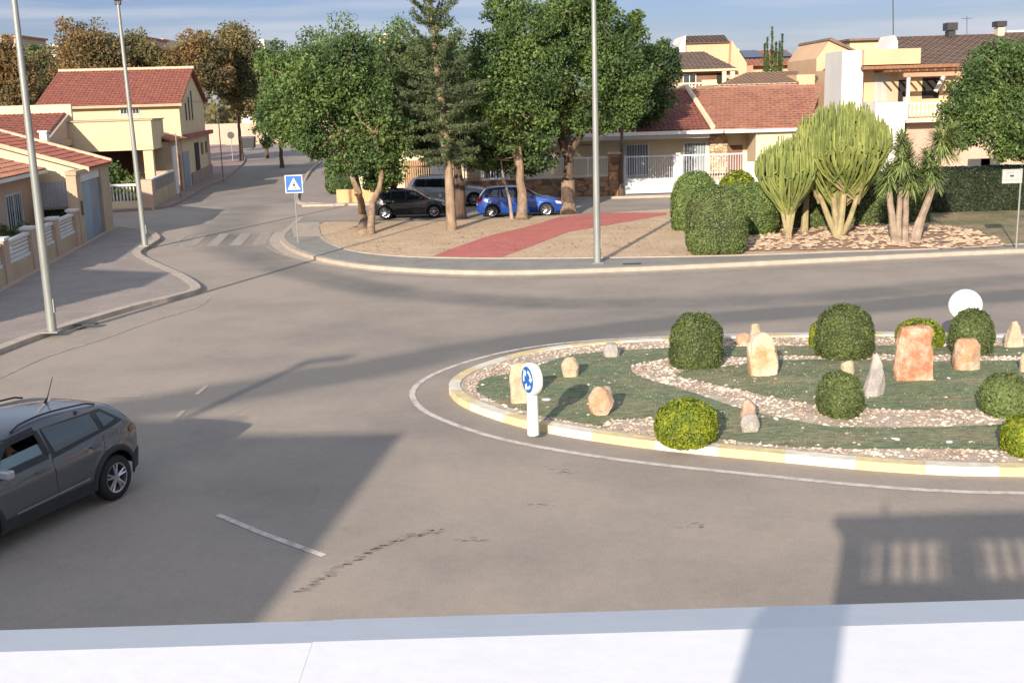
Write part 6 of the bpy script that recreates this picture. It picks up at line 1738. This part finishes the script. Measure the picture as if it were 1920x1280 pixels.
    for sgn in (1, -1):
        panel(sp['glass_band'], sgn, M['plastic'], 'window_surround', 0.004) if not (win and sgn == win[0]) else panel([sp['glass_band'][0], (win[1][0][0]-0.07, sp['glass_band'][1][1]), (win[1][3][0]-0.10, sp['glass_band'][2][1]), sp['glass_band'][3]], sgn, M['plastic'], 'window_surround', 0.004)
        for q in sp['windows']:
            if win and sgn == win[0] and q is sp['windows'][-1]:
                # the driver's pane is wound half down
                lo = [q[0], q[1], ((q[1][0]*0.5+q[2][0]*0.5), (q[1][1]+q[2][1])/2), ((q[0][0]+q[3][0])/2, (q[0][1]+q[3][1])/2)]
                panel(lo, sgn, mat('tinted_glass', (0.10, 0.15, 0.16), rough=0.08, spec=0.7, coat=0.4), 'side_window', -0.01)
                ed = [q[3], q[2], q[1]]
                b = MBL(); w3 = lambda p: Vector((p[0]-x_off, sgn*(side(p[0], p[1])+0.004), p[1]))
                b.tube([w3(q[0]), w3(q[3]), w3(q[2]), w3(q[1])], 0.012, 6); b.build('window_seal', M['plastic'], root)
                e0, e1 = 0.035, 0.055
                for A_, B_, ox, oz in ((q[0], q[1], 0, -1), (q[1], q[2], 0.8, 0.6), (q[3], q[2], 0, 1), (q[0], q[3], -1, 0)):
                    panel([(A_[0]+ox*e1, A_[1]+oz*e1), (B_[0]+ox*e1, B_[1]+oz*e1), (B_[0]-ox*e0, B_[1]-oz*e0), (A_[0]-ox*e0, A_[1]-oz*e0)], sgn, M['plastic'], 'window_surround', 0.008, nv=3)
            else: panel(q, sgn, M['carglass'], 'side_window', 0.009)
    if sp.get('clad'):
        for sgn in (1, -1):
            panel([(xr+ra+0.04, sill+0.012), (xf-ra-0.04, sill+0.012), (xf-ra-0.07, sill+0.165), (xr+ra+0.07, sill+0.165)], sgn, M['plastic'], 'sill_cladding', 0.010)
            panel([(xr+ra+0.16, sill+0.215), (xf-ra-0.30, sill+0.180), (xf-ra-0.26, sill+0.205), (xr+ra+0.13, sill+0.245)], sgn, M['alloy'], 'crease_highlight', 0.012, nv=2)  # bright strip paints the highlight along the lower door crease
            panel([(0.03, 0.30), (xr-ra-0.06, 0.30), (xr-ra-0.08, 0.56), (0.015, 0.60)], sgn, M['plastic'], 'bumper_cladding', 0.010)
            panel([(xf+ra+0.06, 0.30), (L-0.08, 0.32), (L-0.05, 0.52), (xf+ra+0.08, 0.48)], sgn, M['plastic'], 'bumper_cladding', 0.010)
            for xc in (xr, xf):
                b = MBL(); V = []; na, nr_ = 26, 3
                for j in range(nr_+1):
                    rr_ = ra+0.004+0.085*j/nr_
                    for i in range(na+1):
                        a = R(-24)+R(228)*i/na; x = xc+rr_*math.cos(a); z = wr+rr_*math.sin(a); z = max(z, sill+0.012)
                        V.append((x-x_off, sgn*(side(x, z)+0.012+0.010*math.sin(math.pi*j/nr_)), z))
                b.add(V, [(j*(na+1)+i, j*(na+1)+i+1, (j+1)*(na+1)+i+1, (j+1)*(na+1)+i) for j in range(nr_) for i in range(na)]); b.build('wheel_arch_cladding', M['plastic'], root, smooth=True)
        b = MBL(); b.box(-x_off-0.008, -x_off+0.06, -Wd*0.33, Wd*0.33, 0.34, 0.58); b.build('bumper_cladding', M['plastic'], root, bevel=0.02)
    top_panel(*sp['screen'], 1, 1, M['carglass'], 'windscreen')
    top_panel(*sp['rear_glass'], 1, 1, M['carglass'], 'rear_window', inset=0.12)
    # doors: thin shut lines, handles
    for sgn in (1, -1):
        b = MBL()
        for xd in sp['shuts']:
            zb = max(zbot(xd[0]), sill+0.03); prev = None; pts = []
            for j in range(9):
                f = j/8; z = zb+(interp(bel, xd[1])-0.01-zb)*f; x = xd[0]+(xd[1]-xd[0])*f; pts.append((x-x_off, sgn*(side(x, z)+0.0005), z))
            b.tube(pts, 0.005, 4)
        b.build('door_gap', M['plastic'], bo)
        for xh in sp['handles']:
            zh = interp(bel, xh)-0.11; b = MBL(); y = side(xh, zh)
            b.box(xh-0.10-x_off, xh+0.10-x_off, sgn*y, sgn*(y+0.03), zh-0.014, zh+0.016); b.build('door_handle', body, root, bevel=0.008)
        # mirrors
        xm, zm = sp['mirror']; y = side(xm, zm)
        b = MBL(); b.box(xm-0.03-x_off, xm+0.03-x_off, sgn*(y-0.03), sgn*(y+0.09), zm-0.02, zm+0.02)
        b.box(xm-0.06-x_off, xm+0.06-x_off, sgn*(y+0.05), sgn*(y+0.23), zm-0.02, zm+0.09); b.build('wing_mirror', sp.get('mirror_mat', body), root, smooth=True, bevel=0.035)
        # lamps
        for q in sp['tail']: panel(q, sgn, M['redlamp'], 'tail_light', 0.012, nu=6, nv=4)
        for q in sp['head']: panel(q, sgn, M['headlamp'], 'headlight', 0.012, nu=6, nv=4)
    b = MBL(); b.box(-x_off-0.012, -x_off+0.02, -0.26, 0.26, sp['plate']-0.055, sp['plate']+0.055); b.build('number_plate', M['signwhite'], root)
    for sgn in (1, -1):
        b = MBL(); y0 = plan(0.0)*0.93; b.box(-x_off-0.014, -x_off+0.03, sgn*(y0-0.30), sgn*(y0-0.02), sp['plate']+0.05, sp['plate']+0.20); b.build('tail_light', M['redlamp'], root, bevel=0.01)
    if sp.get('rails'):
        for sgn in (1, -1):
            b = MBL(); x0, x1 = sp['rails']; pts = []
            for j in range(11):
                x = x0+(x1-x0)*j/10; z = ztop(x)-0.02+(0.030 if 0 < j < 10 else 0.0); pts.append((x-x_off, sgn*(side(x, ztop(x)-0.07)-0.045), z))
            b.tube(pts, 0.014, 6); b.build('roof_rail', M['plastic'], root, smooth=True)
    if sp.get('antenna'):
        xa = sp['antenna']; b = MBL(); b.tube([(xa-x_off, 0, ztop(xa)-0.01), (xa-x_off-0.06, 0, ztop(xa)+0.06), (xa-x_off-0.20, 0, ztop(xa)+0.33)], [0.03, 0.01, 0.006], 6); b.build('aerial', M['plastic'], root)
    if sp.get('spoiler'):
        x0, x1, zz = sp['spoiler']; b = MBL(); b.box(x0-x_off, x1-x_off, -Wd*0.25, Wd*0.25, zz-0.02, zz+0.02); b.build('spoiler', body, root, bevel=0.012)
    # wheels
    for xc in (xr, xf):
        for sgn in (1, -1):
            yc = sgn*(side(xc, wr+ra)-0.125)
            tw = 0.105
            we = MBL(); n = 32; prof_ = [(wr*0.66, -tw), (wr*0.90, -tw), (wr*0.985, -tw*0.75), (wr, -tw*0.4), (wr, tw*0.4), (wr*0.985, tw*0.75), (wr*0.90, tw), (wr*0.66, tw)]
            vs = [(xc-x_off+r_*math.cos(2*math.pi*k/n), yc+y, wr+r_*math.sin(2*math.pi*k/n)) for r_, y in prof_ for k in range(n)]
            we.add(vs, [(i*n+k, i*n+(k+1) % n, (i+1)*n+(k+1) % n, (i+1)*n+k) for i in range(7) for k in range(n)])
            wh = we.build('wheel', M['rubber'], root, smooth=True, angle=50)
            b = MBL(); yo_ = yc+sgn*tw*0.80; rr = wr*0.67
            # rim lip
            for r_a, r_b, ya, yb_ in ((rr, rr*0.90, tw*0.95, tw*0.90), (rr*0.90, rr*0.86, tw*0.90, tw*0.2)):
                vs = [(xc-x_off+r_*math.cos(2*math.pi*k/n), yc+sgn*y, wr+r_*math.sin(2*math.pi*k/n)) for r_, y in ((r_a, ya), (r_b, yb_)) for k in range(n)]
                b.add(vs, [(k, (k+1) % n, n+(k+1) % n, n+k) for k in range(n)])
            ns = sp.get('spokes', 5)
            for k in range(ns):
                for dd in ((-0.16, 0.16) if ns == 5 else (0,)):
                    a = 2*math.pi*k/ns+0.3; ca, sa_ = math.cos(a+dd*0.35), math.sin(a+dd*0.35); cb, sb_ = math.cos(a+dd*1.15), math.sin(a+dd*1.15)
                    b.tube([(xc-x_off+0.035*ca, yo_-sgn*0.005, wr+0.035*sa_), (xc-x_off+rr*0.9*cb, yo_, wr+rr*0.9*sb_)], [0.024, 0.017], 5)
            b.tube([(xc-x_off, yo_-sgn*0.02, wr), (xc-x_off, yo_+sgn*0.012, wr)], 0.06, 12)
            b.build('rim', M['alloy'], wh, smooth=True)
            b = MBL(); b.tube([(xc-x_off, yc-sgn*0.02, wr), (xc-x_off, yc+sgn*0.01, wr)], rr*0.87, 24); b.build('brake_disc', M['darkmetal'], wh)
    return root
def inquad(q, x, z):
    c = False; j = len(q)-1
    for i in range(len(q)):
        if (q[i][1] > z) != (q[j][1] > z) and x < (q[j][0]-q[i][0])*(z-q[i][1])/(q[j][1]-q[i][1])+q[i][0]: c = not c
        j = i
    return c

# --- grey crossover driving past at the left
drv = [(1.98, 1.06), (2.98, 1.02), (2.56, 1.355), (2.02, 1.39)]
suv = dict(L=4.09, W=1.80, sill=0.27, wr=0.335, axles=(0.74, 3.34), tumble=0.42, gap=0.07,
    top=[(0, 0.62), (0.02, 0.82), (0.05, 0.97), (0.13, 1.06), (0.34, 1.26), (0.52, 1.385), (0.78, 1.46), (1.6, 1.53), (2.1, 1.515), (2.5, 1.44), (2.9, 1.25), (3.22, 1.09), (3.40, 1.03), (3.75, 0.98), (3.94, 0.90), (4.04, 0.80), (4.09, 0.62)],
    belt=[(0, 1.02), (0.7, 1.05), (1.5, 1.01), (2.8, 0.97), (4.2, 0.90)],
    glass_band=[(0.42, 1.12), (3.06, 0.985), (2.60, 1.39), (0.78, 1.38)],
    windows=[[(0.58, 1.18), (0.85, 1.135), (0.88, 1.335), (0.80, 1.34)], [(0.95, 1.12), (1.84, 1.055), (1.90, 1.385), (1.00, 1.355)], drv],
    open=(1, drv), screen=(3.22, 2.50), rear_glass=(0.22, 0.55), shuts=[(0.98, 0.90), (1.90, 1.92), (3.02, 2.98)], handles=(1.10, 2.15), mirror=(2.84, 1.03),
    tail=[[(0.03, 0.86), (0.30, 0.90), (0.34, 0.98), (0.05, 0.99)]], head=[[(3.82, 0.66), (4.04, 0.64), (4.04, 0.74), (3.78, 0.78)]], plate=0.72, rails=(0.80, 2.35), antenna=1.05,
    clad=lambda x: 0.40+(0.10 if x < 0.5 or x > 3.7 else 0), mirror_mat=paint('mirror_silver', (0.42, 0.43, 0.46)), spokes=5)
rw = at(222, 936); fwp = at(-28, 1058)
hd = (fwp-rw); hd.z = 0; hd.normalize()          # direction of travel (down left)
lf = Vector((-hd.y, hd.x, 0))                     # the driver's side, which faces us
rear_c = rw - lf*(0.90-0.03)
cc = rear_c + hd*(4.09/2-0.74)
suv_o = car('grey_crossover', suv, (cc.x, cc.y, 0.008), math.atan2(hd.y, hd.x), 'dark grey crossover car driving out of the left edge with its driver window half open', paint('graphite_paint', (0.090, 0.092, 0.102)))
# cabin seen through the open window: seats, and the driver
def seat(x, y):
    b = MBL(); b.box(x-0.28, x+0.25, y-0.24, y+0.24, 0.45, 0.62); b.ext([(x-0.30, y-0.24, 0.60), (x-0.18, y-0.24, 0.60), (x-0.36, y-0.24, 1.15), (x-0.46, y-0.24, 1.15)], (0, 1, 0), 0.48)
    b.box(x-0.47, x-0.38, y-0.12, y+0.12, 1.17, 1.36); b.build('seat', M['plastic'], suv_o, bevel=0.03)
seat(2.30-2.045, 0.38); seat(2.30-2.045, -0.38)
b = MBL(); b.box(3.0-2.045, 3.35-2.045, -0.7, 0.7, 0.7, 0.98); b.build('dashboard', M['plastic'], suv_o, bevel=0.03)
b = MBL(); n = 20; b.tube([(2.80-2.045+0.06*math.cos(2*math.pi*k/n), 0.38+0.18*math.sin(2*math.pi*k/n), 0.93+0.16*math.cos(2*math.pi*k/n)) for k in range(n+1)], 0.014, 6, cap=False); b.build('steering_wheel', M['plastic'], suv_o)
b = MBL(); b.box(1.2-2.045, 1.25-2.045, -0.7, 0.7, 0.5, 1.45); b.build('cabin_bulkhead', M['dark'], suv_o)
def driver():
    Rz = Matrix.Rotation(suv_o.rotation_euler.z, 4, 'Z'); base = Vector(suv_o.location) + Rz @ Vector((2.30-2.045, 0.38, 0))
    root = bpy.data.meshes.new('person'); 
    # one continuous skinned body, seated, hands to the wheel
    J = [(0.0,0,0.66,0.15), (0.0,0,0.80,0.15), (-0.06,0,1.00,0.165), (-0.09,0,1.11,0.12), (-0.07,0,1.19,0.055), (-0.05,0,1.26,0.075), (-0.035,0,1.34,0.088), (-0.04,0,1.41,0.065),
         (-0.07,0.17,1.07,0.07), (0.06,0.25,0.88,0.048), (0.28,0.24,0.92,0.038), (0.42,0.17,0.98,0.03), (-0.07,-0.17,1.07,0.07), (0.08,-0.24,0.88,0.048), (0.28,-0.2,0.92,0.038), (0.42,-0.14,0.98,0.03),
         (0.20,0.11,0.66,0.09), (0.45,0.12,0.68,0.07), (0.62,0.12,0.42,0.05), (0.20,-0.11,0.66,0.09), (0.45,-0.12,0.68,0.07), (0.62,-0.12,0.42,0.05)]
    E = [(0,1),(1,2),(2,3),(3,4),(4,5),(5,6),(6,7),(3,8),(8,9),(9,10),(10,11),(3,12),(12,13),(13,14),(14,15),(0,16),(16,17),(17,18),(0,19),(19,20),(20,21)]
    root.from_pydata([j[:3] for j in J], E, [])
    o = bpy.data.objects.new('person', root); col.objects.link(o)
    sk = o.modifiers.new('skin', 'SKIN'); 
    for v, j in zip(root.skin_vertices[0].data, J): v.radius = (j[3], j[3])
    root.skin_vertices[0].data[0].use_root = True
    su = o.modifiers.new('sub', 'SUBSURF'); su.levels = 2; su.render_levels = 2
    root.materials.append(M['skin'])
    o.location = base; o.rotation_euler = (0, 0, suv_o.rotation_euler.z)
    tag(o, 'driver in a dark top with short dark hair, seated behind the half open window', 'person')
    def add_part(nm, pts, rad, m, n=12):
        b = MBL(); b.tube(pts, rad, n); q = b.build(nm, m, o, smooth=True); return q
    add_part('shirt', [(-0.0,0,0.62), (-0.02,0,0.85), (-0.07,0,1.05), (-0.09,0,1.145)], [0.175, 0.19, 0.20, 0.10], M['shirt'])
    for s in (1, -1): add_part('sleeve', [(-0.08,s*0.13,1.09), (-0.05,s*0.20,1.05), (0.05,s*0.255,0.89), (0.12,s*0.25,0.89)], [0.08, 0.082, 0.06, 0.055], M['shirt'])
    b = MBL(); n = 12; vs = []; fs = []
    for i in range(7):
        th = i/6*1.75
        for k in range(n):
            a = 2*math.pi*k/n; r_ = 0.098*math.sin(th)+0.002
            vs.append((-0.052+r_*math.cos(a)*1.05-0.012*i/6, r_*math.sin(a)*0.88, 1.355+0.098*math.cos(th)))
    for i in range(6):
        for k in range(n): fs.append((i*n+k, i*n+(k+1) % n, (i+1)*n+(k+1) % n, (i+1)*n+k))
    b.add(vs, fs); b.build('hair', M['hair'], o, smooth=True)
    b = MBL(); b.tube([(0.045,0,1.335), (0.068,0,1.30), (0.05,0,1.29)], [0.010, 0.016, 0.010], 6); b.build('nose', M['skin'], o, smooth=True)
    for s in (1, -1):
        b = MBL(); b.tube([(-0.045, s*0.078, 1.325), (-0.05, s*0.092, 1.31)], [0.026, 0.018], 8); b.build('ear', M['skin'], o, smooth=True)
        b = MBL(); b.tube([(0.035, s*0.032, 1.332), (0.047, s*0.032, 1.332)], 0.009, 8); b.build('eye', M['signblack'], o)
    b = MBL(); b.tube([(0.044, -0.024, 1.272), (0.052, 0, 1.270), (0.044, 0.024, 1.272)], 0.006, 6); b.build('mouth', mat('lip', (0.25, 0.09, 0.07)), o)
driver()

# --- parked cars behind the plaza
def hatch(L=4.1, H=1.46, W=1.73):
    k = L/4.1; h = H/1.46
    s_ = lambda P_: [(a*k, b_*h) for a, b_ in P_]
    q = lambda P_: [(a*k, b_*h) for a, b_ in P_]
    return dict(L=L, W=W, sill=0.22, wr=0.31, axles=(0.72*k, 3.28*k), tumble=0.36,
        top=s_([(0, 0.60), (0.02, 0.80), (0.06, 0.92), (0.18, 1.08), (0.36, 1.31), (0.50, 1.405), (0.9, 1.45), (1.5, 1.46), (1.95, 1.43), (2.35, 1.33), (2.75, 1.10), (3.05, 0.955), (3.4, 0.90), (3.8, 0.80), (4.02, 0.68), (4.1, 0.52)]),
        belt=s_([(0, 0.96), (1.0, 0.94), (2.9, 0.88), (4.1, 0.80)]),
        glass_band=q([(0.36, 1.00), (2.92, 0.90), (2.30, 1.30), (0.58, 1.36)]),
        windows=[q([(0.50, 1.03), (0.98, 0.99), (1.02, 1.33), (0.66, 1.335)]), q([(1.04, 0.985), (1.78, 0.955), (1.80, 1.345), (1.08, 1.34)]), q([(1.84, 0.955), (2.80, 0.92), (2.28, 1.275), (1.86, 1.345)])],
        screen=(3.0*k, 2.2*k), rear_glass=(0.16*k, 0.46*k), shuts=[(0.95*k, 1.0*k), (1.80*k, 1.80*k), (2.78*k, 2.82*k)], handles=(1.12*k, 2.0*k), mirror=(2.62*k, 0.95*h),
        tail=[q([(0.02, 0.72), (0.24, 0.76), (0.22, 0.93), (0.05, 0.93)])], head=[q([(3.74, 0.60), (4.02, 0.56), (3.98, 0.68), (3.70, 0.74)])], plate=0.62, spokes=7)
def park(spec, px0, py, px1, label, body, name='parked_car', z=0.008):
    A, C = at(px0, py), at(px1, py); mid = (A+C)/2; d = Vector((1, 0.02, 0)).normalized()
    L_ = (C-A).length; 
    y = mid.y+spec['W']/2*0.9
    return car(name, spec, (mid.x, y, z), math.atan2(d.y, d.x), label, body, group='cars parked behind the plaza')
park(hatch(4.15, 1.46, 1.73), 903, 407, 1050, 'bright blue hatchback parked behind the straight pale trunk', paint('blue_paint', (0.012, 0.065, 0.32)), 'parked_car')
park(hatch(3.78, 1.43, 1.66), 706, 410, 836, 'black small hatchback parked behind the leaning tree', paint('black_paint', (0.010, 0.011, 0.014)), 'parked_car')
es = hatch(4.65, 1.62, 1.82); es['rails'] = (0.7, 2.5); es['wr'] = 0.35
park(es, 757, 388, 925, 'silver estate car parked behind the black and blue ones', paint('silver_paint', (0.42, 0.43, 0.45)), 'parked_car')
p_ = wy(1648, 345, 57.2)
car('parked_car', hatch(4.2, 1.5, 1.74), (p_.x+0.6, 57.0, 0.01), R(0), 'grey car glimpsed between hedge and yucca', paint('grey_paint', (0.25, 0.26, 0.28)))
